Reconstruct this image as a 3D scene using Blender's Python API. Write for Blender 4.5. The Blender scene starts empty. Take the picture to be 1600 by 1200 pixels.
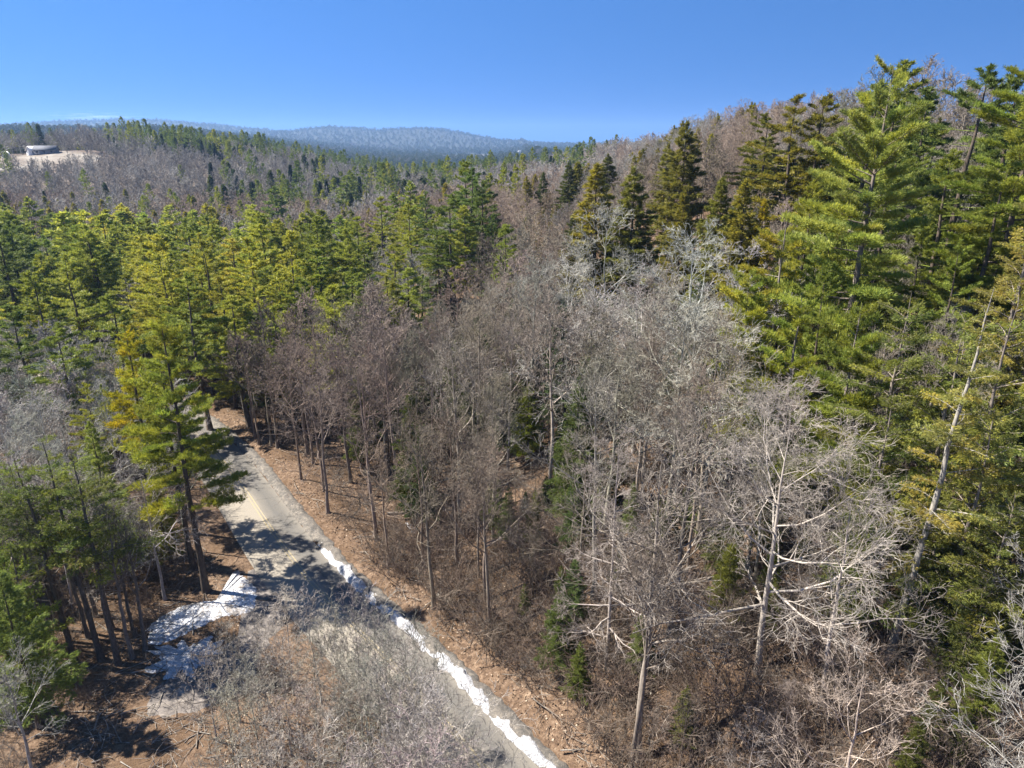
import bpy, math, random
import numpy as np
from mathutils import Vector

# ------------------------------------------------------------------ camera, sky, sun, exposure
SC = bpy.context.scene
COL = SC.collection
R = math.radians
CAM_Z = 38.0
PITCH = R(19.3)                 # looking down below the horizon
FPX = 1081.0                    # focal length in pixels of a 1600 wide frame
cam_d = bpy.data.cameras.new('camera')
cam_d.sensor_width = 36.0
cam_d.lens = 36.0 * FPX / 1600.0
cam_d.clip_start = 0.5
cam_d.clip_end = 30000
cam = bpy.data.objects.new('camera', cam_d)
cam.location = (0, 0, CAM_Z)
cam.rotation_euler = (R(90) - PITCH, 0, 0)
COL.objects.link(cam)
SC.camera = cam

SUN_EL, SUN_DIR = R(51), Vector((-1.0, 0.20, 0)).normalized()   # sun stands to the left
world = bpy.data.worlds.new('World')
SC.world = world
world.use_nodes = True
wn, wl = world.node_tree.nodes, world.node_tree.links
bg = wn['Background']
sky = wn.new('ShaderNodeTexSky')
sky.sky_type = 'NISHITA'
sky.sun_disc = False
sky.sun_elevation = SUN_EL
sky.sun_rotation = math.atan2(SUN_DIR.x, SUN_DIR.y)
sky.altitude = 2200
sky.air_density = 1.0
sky.dust_density = 0.0
sky.ozone_density = 4.0
# a clear deep blue down to the horizon, the same all the way round
stc = wn.new('ShaderNodeTexCoord'); smap = wn.new('ShaderNodeMapping')
smap.inputs['Location'].default_value = (0, 0, .45); smap.inputs['Scale'].default_value = (1, 1, .8)
wl.new(stc.outputs['Generated'], smap.inputs[0]); wl.new(smap.outputs[0], sky.inputs[0])
hsv = wn.new('ShaderNodeMixRGB')
hsv.blend_type = 'MULTIPLY'
hsv.inputs[0].default_value = 1.0
hsv.inputs[2].default_value = (0.40, 0.72, 0.96, 1)
wl.new(sky.outputs[0], hsv.inputs[1])
wl.new(hsv.outputs[0], bg.inputs[0])
bg.inputs[1].default_value = 0.088

sun_d = bpy.data.lights.new('sun', 'SUN')
sun_d.energy = 4.7
sun_d.angle = R(0.53)
sun_d.color = (1.0, 0.95, 0.87)
sun = bpy.data.objects.new('sun', sun_d)
sv = SUN_DIR * math.cos(SUN_EL) + Vector((0, 0, math.sin(SUN_EL)))
sun.rotation_euler = sv.to_track_quat('Z', 'Y').to_euler()
sun.location = sv * 300
COL.objects.link(sun)

SC.view_settings.view_transform = 'Standard'
SC.view_settings.look = 'None'
SC.view_settings.exposure = 1.6
SC.view_settings.gamma = 1.0
SC.render.engine = 'CYCLES'
cy = SC.cycles
cy.max_bounces = 6
cy.diffuse_bounces = 3
cy.glossy_bounces = 1
cy.transmission_bounces = 3
cy.transparent_max_bounces = 8
cy.volume_bounces = 0
cy.use_denoising = True
cy.denoiser = 'OPENIMAGEDENOISE'
cy.caustics_reflective = False
cy.caustics_refractive = False

# ------------------------------------------------------------------ terrain height
def sstep(t):
    t = np.clip(t, 0, 1)
    return t * t * (3 - 2 * t)

def wob(x, y, s, k=0.0):
    """cheap smooth noise in -1..1"""
    a = np.sin(x / s + 1.3 * k + 1.7 * np.sin(y / s * 0.71 + k))
    b = np.sin(y / s * 1.13 - 2.1 * k + 1.4 * np.sin(x / s * 0.83 - k))
    return 0.5 * (a + b)

ROAD_W = 6.3
_edge = [(110, -109), (48, -28), (20, 9.6), (7.6, 26), (-4.9, 42.4), (-17.6, 57.3), (-34, 80.5), (-47, 95),
         (-66, 110), (-92, 122), (-125, 128), (-170, 133)]

def catmull(pts, n):
    p = [np.array(q, float) for q in pts]
    p = [2 * p[0] - p[1]] + p + [2 * p[-1] - p[-2]]
    out = []
    for i in range(1, len(p) - 2):
        for k in range(n):
            t = k / n
            a, b, c, d = p[i - 1], p[i], p[i + 1], p[i + 2]
            out.append(0.5 * (2 * b + (c - a) * t + (2 * a - 5 * b + 4 * c - d) * t * t + (3 * b - a - 3 * c + d) * t ** 3))
    out.append(p[-2])
    return np.array(out)

EDGE = catmull(_edge, 14)                       # right hand edge of the road
_t = np.gradient(EDGE, axis=0)
_t /= np.linalg.norm(_t, axis=1)[:, None]
ROAD_R = np.stack([_t[:, 1], -_t[:, 0]], 1)     # unit vector pointing to the right hand side
ROAD_C = EDGE - ROAD_R * ROAD_W / 2

def road_dist(x, y):
    """distance from the road's centre line, and the side (+ right)"""
    x = np.atleast_1d(np.asarray(x, float)); y = np.atleast_1d(np.asarray(y, float))
    best = np.full(x.shape, 1e9); side = np.zeros(x.shape)
    for i in range(len(ROAD_C) - 1):
        a, b = ROAD_C[i], ROAD_C[i + 1]
        ab = b - a
        t = np.clip(((x - a[0]) * ab[0] + (y - a[1]) * ab[1]) / (ab @ ab), 0, 1)
        dx, dy = x - a[0] - t * ab[0], y - a[1] - t * ab[1]
        dd = np.hypot(dx, dy)
        m = dd < best
        best[m] = dd[m]
        side[m] = np.sign(dx * ROAD_R[i, 0] + dy * ROAD_R[i, 1])[m]
    return best, side

def height(x, y):
    x = np.atleast_1d(np.asarray(x, float)); y = np.atleast_1d(np.asarray(y, float))
    r = np.hypot(x, y)
    a = x / np.maximum(np.abs(y), 1.0)
    front = sstep(y / 60.0)
    # wooded slope on the right
    e = x + 0.25 * np.minimum(y, 330)
    h = 27.0 * (1 - np.exp(-np.maximum(e - 6, 0) / 62.0)) * 1.25
    h = np.minimum(h, 27)
    h += 6.5 * sstep((x - 18) / 34.0) * sstep((y - 80) / 40) * (1 - sstep((y - 190) / 90))
    h -= 15 * sstep((x - 60) / 70.0) * sstep((y - 60) / 60)
    h *= 1 - 0.62 * sstep((y - 150) / 170.0) * (1 - sstep((x - 36) / 40))
    h += 0.6 * wob(x, y, 9, 1) + 1.1 * wob(x, y, 23, 2)
    # gully running up between the road and the slope
    h -= 2.2 * np.exp(-((x + 0.05 * (y - 60) - 2) / 7.0) ** 2) * sstep((y - 50) / 15) * (1 - sstep((y - 120) / 40))
    # ridge across the valley on the left
    A = sstep((-0.085 - a) / 0.32)
    h += front * A * (23 * sstep((r - 270) / 380.0) - 20 * sstep((r - 720) / 450.0))
    h += front * A * 3.0 * wob(x, y, 70, 3) * sstep((r - 300) / 200)
    # the valley beyond falls away
    h -= 16 * front * sstep((r - 420) / 600.0) * (1 - A) * (1 - sstep((a - .1) / .3))
    h += 8 * np.exp(-((x + 300) / 85) ** 2 - ((y - 490) / 60) ** 2)
    # second ridge
    B = sstep((-0.17 - a) / 0.35)
    h += front * B * 58 * sstep((r - 1100) / 900.0) + front * B * 6 * wob(x, y, 210, 4) * sstep((r - 900) / 600)
    h += front * 14 * sstep((r - 2000) / 1500) * sstep((-.1 - a) / .2)
    # far blue hill
    for hx, hy, sx, sy, hz in ((-640, 5400, 520, 900, 128), (-1330, 5600, 330, 900, 74), (20, 5600, 520, 900, 12),
                               (900, 6200, 900, 900, 8), (-3000, 6000, 1500, 1100, 120), (3000, 5500, 1500, 1100, 110)):
        h += hz * np.exp(-((x - hx) / sx) ** 2 - ((y - hy) / sy) ** 2)
        # level shelf for the road
    d, side = road_dist(x, y)
    w = sstep((d - 4.6) / np.where(side > 0, 11.0, 20.0))
    bump = np.where(side > 0, 0.55 * np.exp(-((d - 6.5) / 1.8) ** 2), 0)
    h = h * w + bump * sstep((d - 4) / 1.5)
    h = np.where(d < 4.2, -0.06, h)
    return h

def H1(x, y):
    return float(height(x, y)[0])

CT, ST = math.cos(PITCH), math.sin(PITCH)

def ray(px, py):
    u, v = (px - 800) / FPX, (py - 600) / FPX
    return np.array([u, CT - v * ST, -(ST + v * CT)])

def project(x, y, z):
    dz = z - CAM_Z
    f = y * CT - dz * ST
    w = y * ST + dz * CT
    return 800 + FPX * x / f, 600 - FPX * w / f

_ts = np.concatenate([np.arange(12, 330, 0.5), np.arange(330, 3000, 6)])

def ground(px, py):
    """the spot of ground seen at a point of the picture"""
    q = ray(px, py)
    X, Y, Z = q[0] * _ts, q[1] * _ts, CAM_Z + q[2] * _ts
    k = np.argmax(Z - height(X, Y) < 0)
    return X[k], Y[k]

def topped(px, py, h):
    """the spot where a tree of height h has its top at that point of the picture"""
    q = ray(px, py)
    X, Y, Z = q[0] * _ts, q[1] * _ts, CAM_Z + q[2] * _ts
    g = Z - height(X, Y) - h
    k = np.argmax(g < 0)
    if g[k] >= 0 or _ts[k] > 345:
        n = np.searchsorted(_ts, 335)
        k = 200 + np.argmin(np.abs(g[200:n]))
    return X[k], Y[k]

# ------------------------------------------------------------------ materials
def mat(name):
    m = bpy.data.materials.new(name)
    m.use_nodes = True
    n, l = m.node_tree.nodes, m.node_tree.links
    return m, n, l, n['Principled BSDF']

def mathn(n, l, op, a, b):
    m = n.new('ShaderNodeMath'); m.operation = op
    for i, v in enumerate((a, b)):
        if isinstance(v, (int, float)): m.inputs[i].default_value = v
        else: l.new(v, m.inputs[i])
    return m.outputs[0]

def mixn(n, l, f, a, b, mode='MIX'):
    m = n.new('ShaderNodeMixRGB'); m.blend_type = mode
    for i, v in enumerate((f, a, b)):
        if isinstance(v, (int, float)): m.inputs[i].default_value = v
        elif isinstance(v, tuple): m.inputs[i].default_value = (*v, 1)
        else: l.new(v, m.inputs[i])
    return m.outputs[0]

def ramp(n, l, src, stops):
    r = n.new('ShaderNodeValToRGB')
    while len(r.color_ramp.elements) < len(stops): r.color_ramp.elements.new(0.5)
    for e, (p, c) in zip(r.color_ramp.elements, stops):
        e.position = p
        e.color = (*c, 1) if isinstance(c, tuple) else (c, c, c, 1)
    l.new(src, r.inputs[0])
    return r.outputs[0]

def noisen(n, l, vec, scale, detail=4, rough=.55):
    t = n.new('ShaderNodeTexNoise')
    t.inputs['Scale'].default_value = scale; t.inputs['Detail'].default_value = detail
    t.inputs['Roughness'].default_value = rough
    if vec is not None: l.new(vec, t.inputs['Vector'])
    return t.outputs['Fac']

def foliage_mat(name, fixed=None):
    """needles: each tree's own colour (object colour) with variation from tree to tree and blade to blade"""
    m, n, l, p = mat(name)
    oi = n.new('ShaderNodeObjectInfo'); ge = n.new('ShaderNodeNewGeometry')
    c = mixn(n, l, 1.0, fixed or oi.outputs['Color'], ramp(n, l, ge.outputs['Random Per Island'],
             [(0, (.55, .6, .6)), (.5, (1, 1, 1)), (1, (1.55, 1.35, 1.0))]), 'MULTIPLY')
    c = mixn(n, l, 1.0, c, ramp(n, l, oi.outputs['Random'], [(0, (.78, .86, .95)), (.5, (1, 1, 1)), (1, (1.2, 1.1, .85))]), 'MULTIPLY')
    l.new(c, p.inputs['Base Color'])
    p.inputs['Roughness'].default_value = .55
    p.inputs['Specular IOR Level'].default_value = .3
    tr = n.new('ShaderNodeBsdfTranslucent'); l.new(c, tr.inputs[0])
    mx = n.new('ShaderNodeMixShader'); mx.inputs[0].default_value = .42
    l.new(p.outputs[0], mx.inputs[1]); l.new(tr.outputs[0], mx.inputs[2])
    l.new(mx.outputs[0], n['Material Output'].inputs[0])
    return m

def bark_mat(name, contrast=1.0, fixed=None):
    m, n, l, p = mat(name)
    oi = n.new('ShaderNodeObjectInfo'); tc = n.new('ShaderNodeTexCoord')
    mp = n.new('ShaderNodeMapping'); mp.inputs['Scale'].default_value = (6, 6, 1.6)
    l.new(tc.outputs['Object'], mp.inputs[0])
    f = noisen(n, l, mp.outputs[0], 1.6, 5, .65)
    c = mixn(n, l, 1.0, fixed or oi.outputs['Color'], ramp(n, l, f, [(.3, 1 - .5 * contrast), (.5, 1.0), (.7, 1 + .45 * contrast)]), 'MULTIPLY')
    ge = n.new('ShaderNodeNewGeometry')
    c = mixn(n, l, 1.0, c, ramp(n, l, ge.outputs['Random Per Island'], [(0, .65), (.6, 1.0), (1, 1.4)]), 'MULTIPLY')
    c = mixn(n, l, 1.0, c, ramp(n, l, oi.outputs['Random'], [(0, .8), (.5, 1.0), (1, 1.2)]), 'MULTIPLY')
    l.new(c, p.inputs['Base Color'])
    p.inputs['Roughness'].default_value = .9
    p.inputs['Specular IOR Level'].default_value = .15
    return m

M_NEEDLE = foliage_mat('needles')
M_BARK = bark_mat('bark')
M_BIRCH = bark_mat('pale_bark', .7)

# colours (linear)
PINE = (.25, .285, .046)
PINE_DK = (.165, .215, .048)
PINE_LT = (.345, .365, .058)
HEM = (.25, .235, .036)
HEM_DK = (.085, .115, .038)
HEM_YEL = (.280, .235, .032)
SPRUCE = (.036, .055, .030)
BK_PINE = (.11, .085, .066)
BK_GREY = (.31, .29, .255)
BK_BROWN = (.25, .208, .162)
BK_PINK = (.305, .24, .188)
BK_PALE = (.40, .355, .30)
BK_DARK = (.10, .080, .064)

# ------------------------------------------------------------------ mesh helpers
def mesh_from(name, parts, mats):
    """parts: list of (verts Nx3, faces MxK, material index)"""
    vs, loops, starts, tot, mi = [], [], [], [], []
    off = 0; ls = 0
    for v, f, k in parts:
        if len(f) == 0: continue
        v = np.asarray(v, np.float32); f = np.asarray(f, np.int32)
        vs.append(v); loops.append((f + off).ravel())
        starts.append(ls + np.arange(len(f), dtype=np.int32) * f.shape[1])
        mi.append(np.full(len(f), k, np.int32))
        off += len(v); ls += f.size
    me = bpy.data.meshes.new(name)
    if not vs: return me
    V = np.concatenate(vs); L = np.concatenate(loops); S = np.concatenate(starts)
    me.vertices.add(len(V)); me.vertices.foreach_set('co', V.ravel())
    me.loops.add(len(L)); me.loops.foreach_set('vertex_index', L)
    me.polygons.add(len(S)); me.polygons.foreach_set('loop_start', S)
    for m in mats: me.materials.append(m)
    me.polygons.foreach_set('material_index', np.concatenate(mi))
    me.update(calc_edges=True)
    return me

def perp(D):
    up = np.tile(np.array([0.0, 0, 1.0]), (len(D), 1))
    up[np.abs(D[:, 2]) > .95] = (1, 0, 0)
    a = np.cross(D, up); a /= np.linalg.norm(a, axis=1)[:, None] + 1e-9
    b = np.cross(D, a)
    return a, b

def prisms(segs, n=3):
    """segs Kx8: p0, p1, r0, r1 -> thin tapered rods"""
    s = np.asarray(segs, float)
    if len(s) == 0: return np.zeros((0, 3)), np.zeros((0, 4), int)
    P0, P1 = s[:, 0:3], s[:, 3:6]
    D = P1 - P0; D /= np.linalg.norm(D, axis=1)[:, None] + 1e-9
    a, b = perp(D)
    V = np.zeros((len(s), 2 * n, 3))
    for i in range(n):
        c, q = math.cos(2 * math.pi * i / n), math.sin(2 * math.pi * i / n)
        o = a * c + b * q
        V[:, i] = P0 + o * s[:, 6:7]
        V[:, n + i] = P1 + o * s[:, 7:8]
    f = np.array([[i, (i + 1) % n, n + (i + 1) % n, n + i] for i in range(n)])
    F = (np.arange(len(s)) * 2 * n)[:, None, None] + f[None]
    return V.reshape(-1, 3), F.reshape(-1, 4)

def tube(pts, rad, n=7):
    pts = np.asarray(pts, float)
    D = np.gradient(pts, axis=0); D /= np.linalg.norm(D, axis=1)[:, None] + 1e-9
    a, b = perp(D)
    V = []
    for i in range(n):
        t = 2 * math.pi * i / n
        V.append(pts + (a * math.cos(t) + b * math.sin(t)) * np.asarray(rad)[:, None])
    V = np.stack(V, 1).reshape(-1, 3)
    F = [[k * n + i, k * n + (i + 1) % n, (k + 1) * n + (i + 1) % n, (k + 1) * n + i] for k in range(len(pts) - 1) for i in range(n)]
    return V, np.array(F)

def blades(rs, P, D, k, ln, wd, spread):
    """k needle blades fanning out from every tuft"""
    N = len(P)
    if N == 0: return np.zeros((0, 3)), np.zeros((0, 3), int)
    P = np.repeat(P, k, 0); D = np.repeat(D, k, 0)
    D = D + rs.normal(0, spread, D.shape)
    D /= np.linalg.norm(D, axis=1)[:, None] + 1e-9
    W = np.cross(D, rs.normal(0, 1, D.shape)); W /= np.linalg.norm(W, axis=1)[:, None] + 1e-9
    L = ln * rs.uniform(.65, 1.25, (len(P), 1)); w = wd * rs.uniform(.7, 1.3, (len(P), 1)) * .5
    P = P + rs.normal(0, ln * .15, P.shape)
    V = np.stack([P - W * w * .5, P + D * L * .45 - W * w, P + D * L, P + D * L * .45 + W * w], 1)
    F = np.arange(len(P) * 4).reshape(-1, 4)
    return V.reshape(-1, 3), F

# ------------------------------------------------------------------ bare trees
def bare_skeleton(rg, H, kids, form, rtwig, trunk_r=None, fork=.35, spread=1.0):
    """returns trunk polyline, radii and one list of segments per limb"""
    r0 = trunk_r or H * .0105
    pts, rad = [], []
    n = 11
    x = y = 0.0
    lx, ly = rg.gauss(0, .03), rg.gauss(0, .03)
    for i in range(n):
        t = i / (n - 1)
        x += rg.gauss(lx, .035) * H / n; y += rg.gauss(ly, .035) * H / n
        pts.append((x, y, t * H * .92)); rad.append(max(rtwig, r0 * ((1 - t) ** .8 * .95 + .05) * (1.35 if i == 0 else 1)))
    pts = np.array(pts)
    limbs = []

    def grow(p, d, L, r, lev, out):
        steps = 4 if lev <= 1 else (3 if lev == 2 else 2)
        nk = kids[lev] if lev < len(kids) else 0
        st = L / steps
        path = [(p, r)]
        q = p
        for i in range(steps):
            wig = .16 + .05 * lev
            d = Vector((d.x + rg.gauss(0, wig), d.y + rg.gauss(0, wig), d.z + rg.gauss(0, wig) + form['up'] * (.11 if lev < 2 else .06)))
            d.normalize()
            q2 = q + d * st
            r1 = max(rtwig * .6, r * (1 - .72 * (i + 1) / steps))
            ra = max(rtwig * .6, r * (1 - .72 * i / steps))
            out.append((q.x, q.y, q.z, q2.x, q2.y, q2.z, ra, r1))
            q = q2
            path.append((q, r1))
        for k in range(nk):
            t = rg.uniform(.22, 1.0) * steps
            i = min(int(t), steps - 1); f = t - i
            a, b = path[i], path[i + 1]
            p2 = a[0].lerp(b[0], f)
            dd = (b[0] - a[0]).normalized()
            rv = Vector((rg.gauss(0, 1), rg.gauss(0, 1), rg.gauss(0, 1) * form['flat']))
            sd = (rv - dd * rv.dot(dd))
            if sd.length < 1e-3: continue
            sd.normalize()
            an = rg.uniform(.45, .95) * spread
            nd = dd * math.cos(an) + sd * math.sin(an)
            grow(p2, nd.normalized(), L * rg.uniform(.38, .68) * (1.15 - .45 * t / steps), max(rtwig, (a[1] * .55)), lev + 1, out)

    nl = form['limbs']
    az = rg.uniform(0, 6.28)
    for k in range(nl):
        t = fork + (.98 - fork) * ((k + rg.random()) / nl)
        z = t * (n - 1); i = min(int(z), n - 2); f = z - i
        p = Vector(pts[i]).lerp(Vector(pts[i + 1]), f)
        az += 2.4 + rg.gauss(0, .35)
        el = form['el0'] + (form['el1'] - form['el0']) * (t - fork) / (1 - fork) + rg.gauss(0, .12)
        d = Vector((math.cos(az) * math.cos(el), math.sin(az) * math.cos(el), math.sin(el)))
        L = H * form['len'] * (1 - .62 * ((t - fork) / (1 - fork)) ** 1.3) * rg.uniform(.7, 1.15)
        out = []
        grow(p, d, L, max(rtwig, np.interp(t * (n - 1), range(n), rad) * .58), 0, out)
        limbs.append(out)
    return pts, rad, limbs

UPRIGHT = dict(limbs=14, el0=.6, el1=1.15, len=.30, up=1.1, flat=.8)
ROUND = dict(limbs=13, el0=.25, el1=1.1, len=.36, up=.9, flat=.8)
WIDE = dict(limbs=14, el0=.12, el1=1.0, len=.44, up=.75, flat=.7)

def split_segs(segs, rbig):
    s = np.array(segs)
    m = s[:, 6] >= rbig
    return s[m], s[~m]

def bare_meshes(tag, seed, H, kids, form, rtwig, fork=.35, sides=7, whole=False):
    rg = random.Random(seed)
    pts, rad, limbs = bare_skeleton(rg, H, kids, form, rtwig, fork=fork)
    tv, tf = tube(pts, rad, sides)
    allseg = [s for l in limbs for s in l]
    cv, cf = prisms(allseg, 3)
    if whole: return mesh_from('tree_' + tag, [(cv, cf, 0), (tv, tf, 0)], [M_BARK])
    return mesh_from('trunk_' + tag, [(tv, tf, 0)], [M_BARK]), mesh_from('crown_' + tag, [(cv, cf, 0)], [M_BARK]), H

# ------------------------------------------------------------------ conifers
def conifer_meshes(tag, seed, H, kind, k, ln, wd, dens, sides=7, whole=False):
    rg = random.Random(seed); rs = np.random.RandomState(seed)
    n = 10
    pts, rad = [], []
    x = y = 0.0
    r0 = H * (.0125 if kind == 'pine' else .0135)
    for i in range(n):
        t = i / (n - 1)
        x += rg.gauss(0, .018) * H / n * 2; y += rg.gauss(0, .018) * H / n * 2
        pts.append((x, y, t * H * .985)); rad.append(r0 * ((1 - t) ** .85 + .03) * (1.3 if i == 0 else 1))
    pts = np.array(pts)
    segs, P, D = [], [], []
    if kind == 'pine':
        cb = rg.uniform(.22, .38); Rm = H * rg.uniform(.19, .235); gap = H * .040
    elif kind == 'hemlock':
        cb = rg.uniform(.10, .20); Rm = H * rg.uniform(.20, .26); gap = H * .029
    else:
        cb = .07; Rm = H * rg.uniform(.13, .16); gap = H * .022
    z = cb * H
    az0 = rg.uniform(0, 6.28)
    lop = rg.uniform(0, 6.28)
    while z < H * .975:
        t = (z - cb * H) / (H - cb * H)
        nb = rg.choice((4, 5, 5, 6)) if kind == 'pine' else rg.choice((4, 5, 5, 6))
        az0 += rg.uniform(.4, 1.3)
        for b in range(nb):
            if kind == 'pine' and rg.random() < (.22 if t > .1 else .5): continue
            az = az0 + b * 6.283 / nb + rg.gauss(0, .22)
            if kind == 'pine':
                prof = (1 - t) ** .62 * (.62 + .38 * min(1, t / .18)) * rg.uniform(.55, 1.2) * (1 + .18 * math.cos(az - lop))
                el = -.08 + .75 * t ** 1.6 + rg.gauss(0, .09); curve = .22
            elif kind == 'hemlock':
                prof = (1 - t) ** .75 * rg.uniform(.45, 1.2); el = .22 + .5 * t + rg.gauss(0, .09); curve = -.38
            else:
                prof = (1 - t) ** .92 * rg.uniform(.8, 1.1); el = -.05 + .7 * t ** 2 + rg.gauss(0, .07); curve = .1
            L = max(.25, Rm * prof)
            zz = z + rg.uniform(-.4, .4) * gap
            q = Vector((np.interp(zz, pts[:, 2], pts[:, 0]), np.interp(zz, pts[:, 2], pts[:, 1]), zz))
            steps = 4
            rb = max(.012, L * .011)
            axis = [q]
            for i in range(steps):
                ee = el + curve * (i + .5) / steps
                d = Vector((math.cos(az) * math.cos(ee), math.sin(az) * math.cos(ee), math.sin(ee)))
                q2 = q + d * (L / steps)
                segs.append((*q, *q2, rb * (1 - i / steps * .8), rb * (1 - (i + 1) / steps * .8)))
                q = q2; axis.append(q)
                az += rg.gauss(0, .06)
            nt = max(3, int(L * dens))
            s0 = .30 if kind == 'pine' else .12
            for _ in range(nt):
                s = s0 + (1 - s0) * rg.random() ** .75
                i = min(int(s * steps), steps - 1); f = s * steps - i
                p = axis[i].lerp(axis[i + 1], f)
                dd = (axis[i + 1] - axis[i]).normalized()
                side = Vector((-dd.y, dd.x, 0)).normalized() if abs(dd.z) < .99 else Vector((1, 0, 0))
                if kind == 'pine':
                    w = L * .34 * (1.12 - s) * rg.uniform(-1, 1)
                    fl = abs(w)
                    pp = p + side * w + dd * fl * .55 + Vector((0, 0, rg.uniform(-.04, .16) * (.5 + .1 * L)))
                    td = dd * .8 + side * (w / (L * .34 + .01)) * .7 + Vector((0, 0, .75))
                else:
                    w = L * .36 * (1.15 - s) * rg.uniform(-1, 1)
                    pp = p + side * w + dd * abs(w) * .5 + Vector((0, 0, rg.uniform(-.16, .06) - abs(w) * .18))
                    td = dd + side * (w / (L * .36 + .01)) + Vector((0, 0, -.15 if kind == 'hemlock' else .15))
                P.append(pp); D.append(td.normalized())
        z += gap * (rg.uniform(.55, 1.6) if kind == 'pine' else rg.uniform(.75, 1.3))
    # leader
    for _ in range(int(6 * dens ** .5) + 2):
        P.append(Vector((pts[-1][0], pts[-1][1], H * rg.uniform(.95, 1.0)))); D.append(Vector((rg.gauss(0, .35), rg.gauss(0, .35), 1)).normalized())
    sp = .48 if kind == 'pine' else .38
    bv, bf = blades(rs, np.array(P), np.array(D), k, ln, wd, sp)
    sv_, sf = prisms(segs, 3)
    tv, tf = tube(pts, rad, sides)
    if whole: return mesh_from('tree_' + tag, [(bv, bf, 0), (sv_, sf, 1), (tv, tf, 1)], [M_NEEDLE, M_BARK])
    return mesh_from('trunk_' + tag, [(tv, tf, 0)], [M_BARK]), mesh_from('crown_' + tag, [(bv, bf, 0), (sv_, sf, 1)], [M_NEEDLE, M_BARK]), H

# --- the library of tree shapes: near, middle and far
LIB = {}
LIB['bare0'] = [bare_meshes('bare_near', 10 + i, 16, (7, 5, 3), f, .0125, fk) for i, (f, fk) in
                enumerate(((UPRIGHT, .38), (ROUND, .36), (UPRIGHT, .5), (ROUND, .45), (WIDE, .34)))]
LIB['bare1'] = [bare_meshes('bare_mid', 30 + i, 16, (6, 5, 2), f, .026, fk, 5) for i, (f, fk) in
                enumerate(((UPRIGHT, .38), (ROUND, .36), (UPRIGHT, .5), (ROUND, .45), (WIDE, .34), (UPRIGHT, .42)))]
LIB['bare2'] = [bare_meshes('bare_far', 50 + i, 15, (5, 4), f, .06, .3, 4) for i, f in enumerate((UPRIGHT, ROUND, ROUND, WIDE))]
for kind, H in (('pine', 24), ('hemlock', 17), ('spruce', 16)):
    LIB[kind + '0'] = [conifer_meshes(kind + '_near', 70 + i, H, kind, 9, .30, .042, 24 if kind == 'pine' else 20) for i in range(6)]
    LIB[kind + '1'] = [conifer_meshes(kind + '_mid', 80 + i, H, kind, 10, .42, .075, 13, 5) for i in range(7)]
    LIB[kind + '2'] = [conifer_meshes(kind + '_far', 90 + i, H, kind, 6, .9, .30, 3.4, 4) for i in range(4)]

# ------------------------------------------------------------------ objects
def obj(name, me, parent=None, color=None):
    o = bpy.data.objects.new(name, me)
    COL.objects.link(o)
    if parent is not None: o.parent = parent
    if color is not None: o.color = (*color, 1)
    return o

def thing(name, loc, label, cat, group=None, rz=0, s=1.0):
    o = bpy.data.objects.new(name, None)
    COL.objects.link(o)
    o.location = loc; o.rotation_euler = (0, 0, rz); o.scale = (s, s, s)
    o.empty_display_size = .5
    o['label'] = label; o['category'] = cat
    if group: o['group'] = group
    return o

def tint(rg, c, k=.12):
    f = 1 + rg.gauss(0, k)
    return tuple(max(.005, v * f * (1 + rg.gauss(0, k * .25))) for v in c)

rgT = random.Random(5)
NAMES = {'pine': ('pine_tree', 'pine tree'), 'hemlock': ('hemlock_tree', 'hemlock'), 'spruce': ('spruce_tree', 'spruce'), 'bare': ('bare_tree', 'bare tree')}
taken = []

def lod(y):
    return '0' if y < 85 else ('1' if y < 190 else '2')

def tree(kind, x, y, h, label, group=None, leaf=None, bark=None, width=1.0, variant=None, lean=(0, 0)):
    z = H1(x, y) - .1
    L = LIB[kind + lod(math.hypot(x, y))]
    tm, cm, h0 = L[variant % len(L)] if variant is not None else rgT.choice(L)
    s = h / h0
    nm, cat = NAMES[kind]
    root = thing(nm, (x, y, z), label, cat, group, rgT.uniform(0, 6.28))
    root.scale = (s * width, s * width, s)
    if lean != (0, 0): root.rotation_euler = (lean[0], lean[1], rgT.uniform(0, 6.28))
    bark = bark or (BK_PINE if kind != 'bare' else BK_BROWN)
    obj('trunk', tm, root, bark if kind != 'bare' else tuple(min(.5, v * 1.25) for v in bark))
    obj('crown', cm, root, leaf if kind != 'bare' else bark)
    taken.append((x, y, 2.2))
    return root

# ------------------------------------------------------------------ ground sheet
def axis_coords(lo, hi, c, fine, n_f, grow):
    a = list(np.arange(-n_f, n_f + 1) * fine + c)
    st = fine
    while a[-1] < hi:
        st *= grow; a.append(min(a[-1] + st, hi))
    st = fine; f = []
    v = a[0]
    while v > lo:
        st *= grow; v = max(v - st, lo); f.append(v)
    return np.array(f[::-1] + a)

gx = axis_coords(-8500, 8500, 0, 1.25, 60, 1.045)
gy = axis_coords(-1500, 9000, 75, 1.25, 60, 1.045)
GX, GY = np.meshgrid(gx, gy)
GZ = height(GX.ravel(), GY.ravel())
nx, ny = len(gx), len(gy)
V = np.stack([GX.ravel(), GY.ravel(), GZ], 1)
ii = (np.arange(ny - 1)[:, None] * nx + np.arange(nx - 1)[None]).ravel()
F = np.stack([ii, ii + 1, ii + nx + 1, ii + nx], 1)

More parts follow.
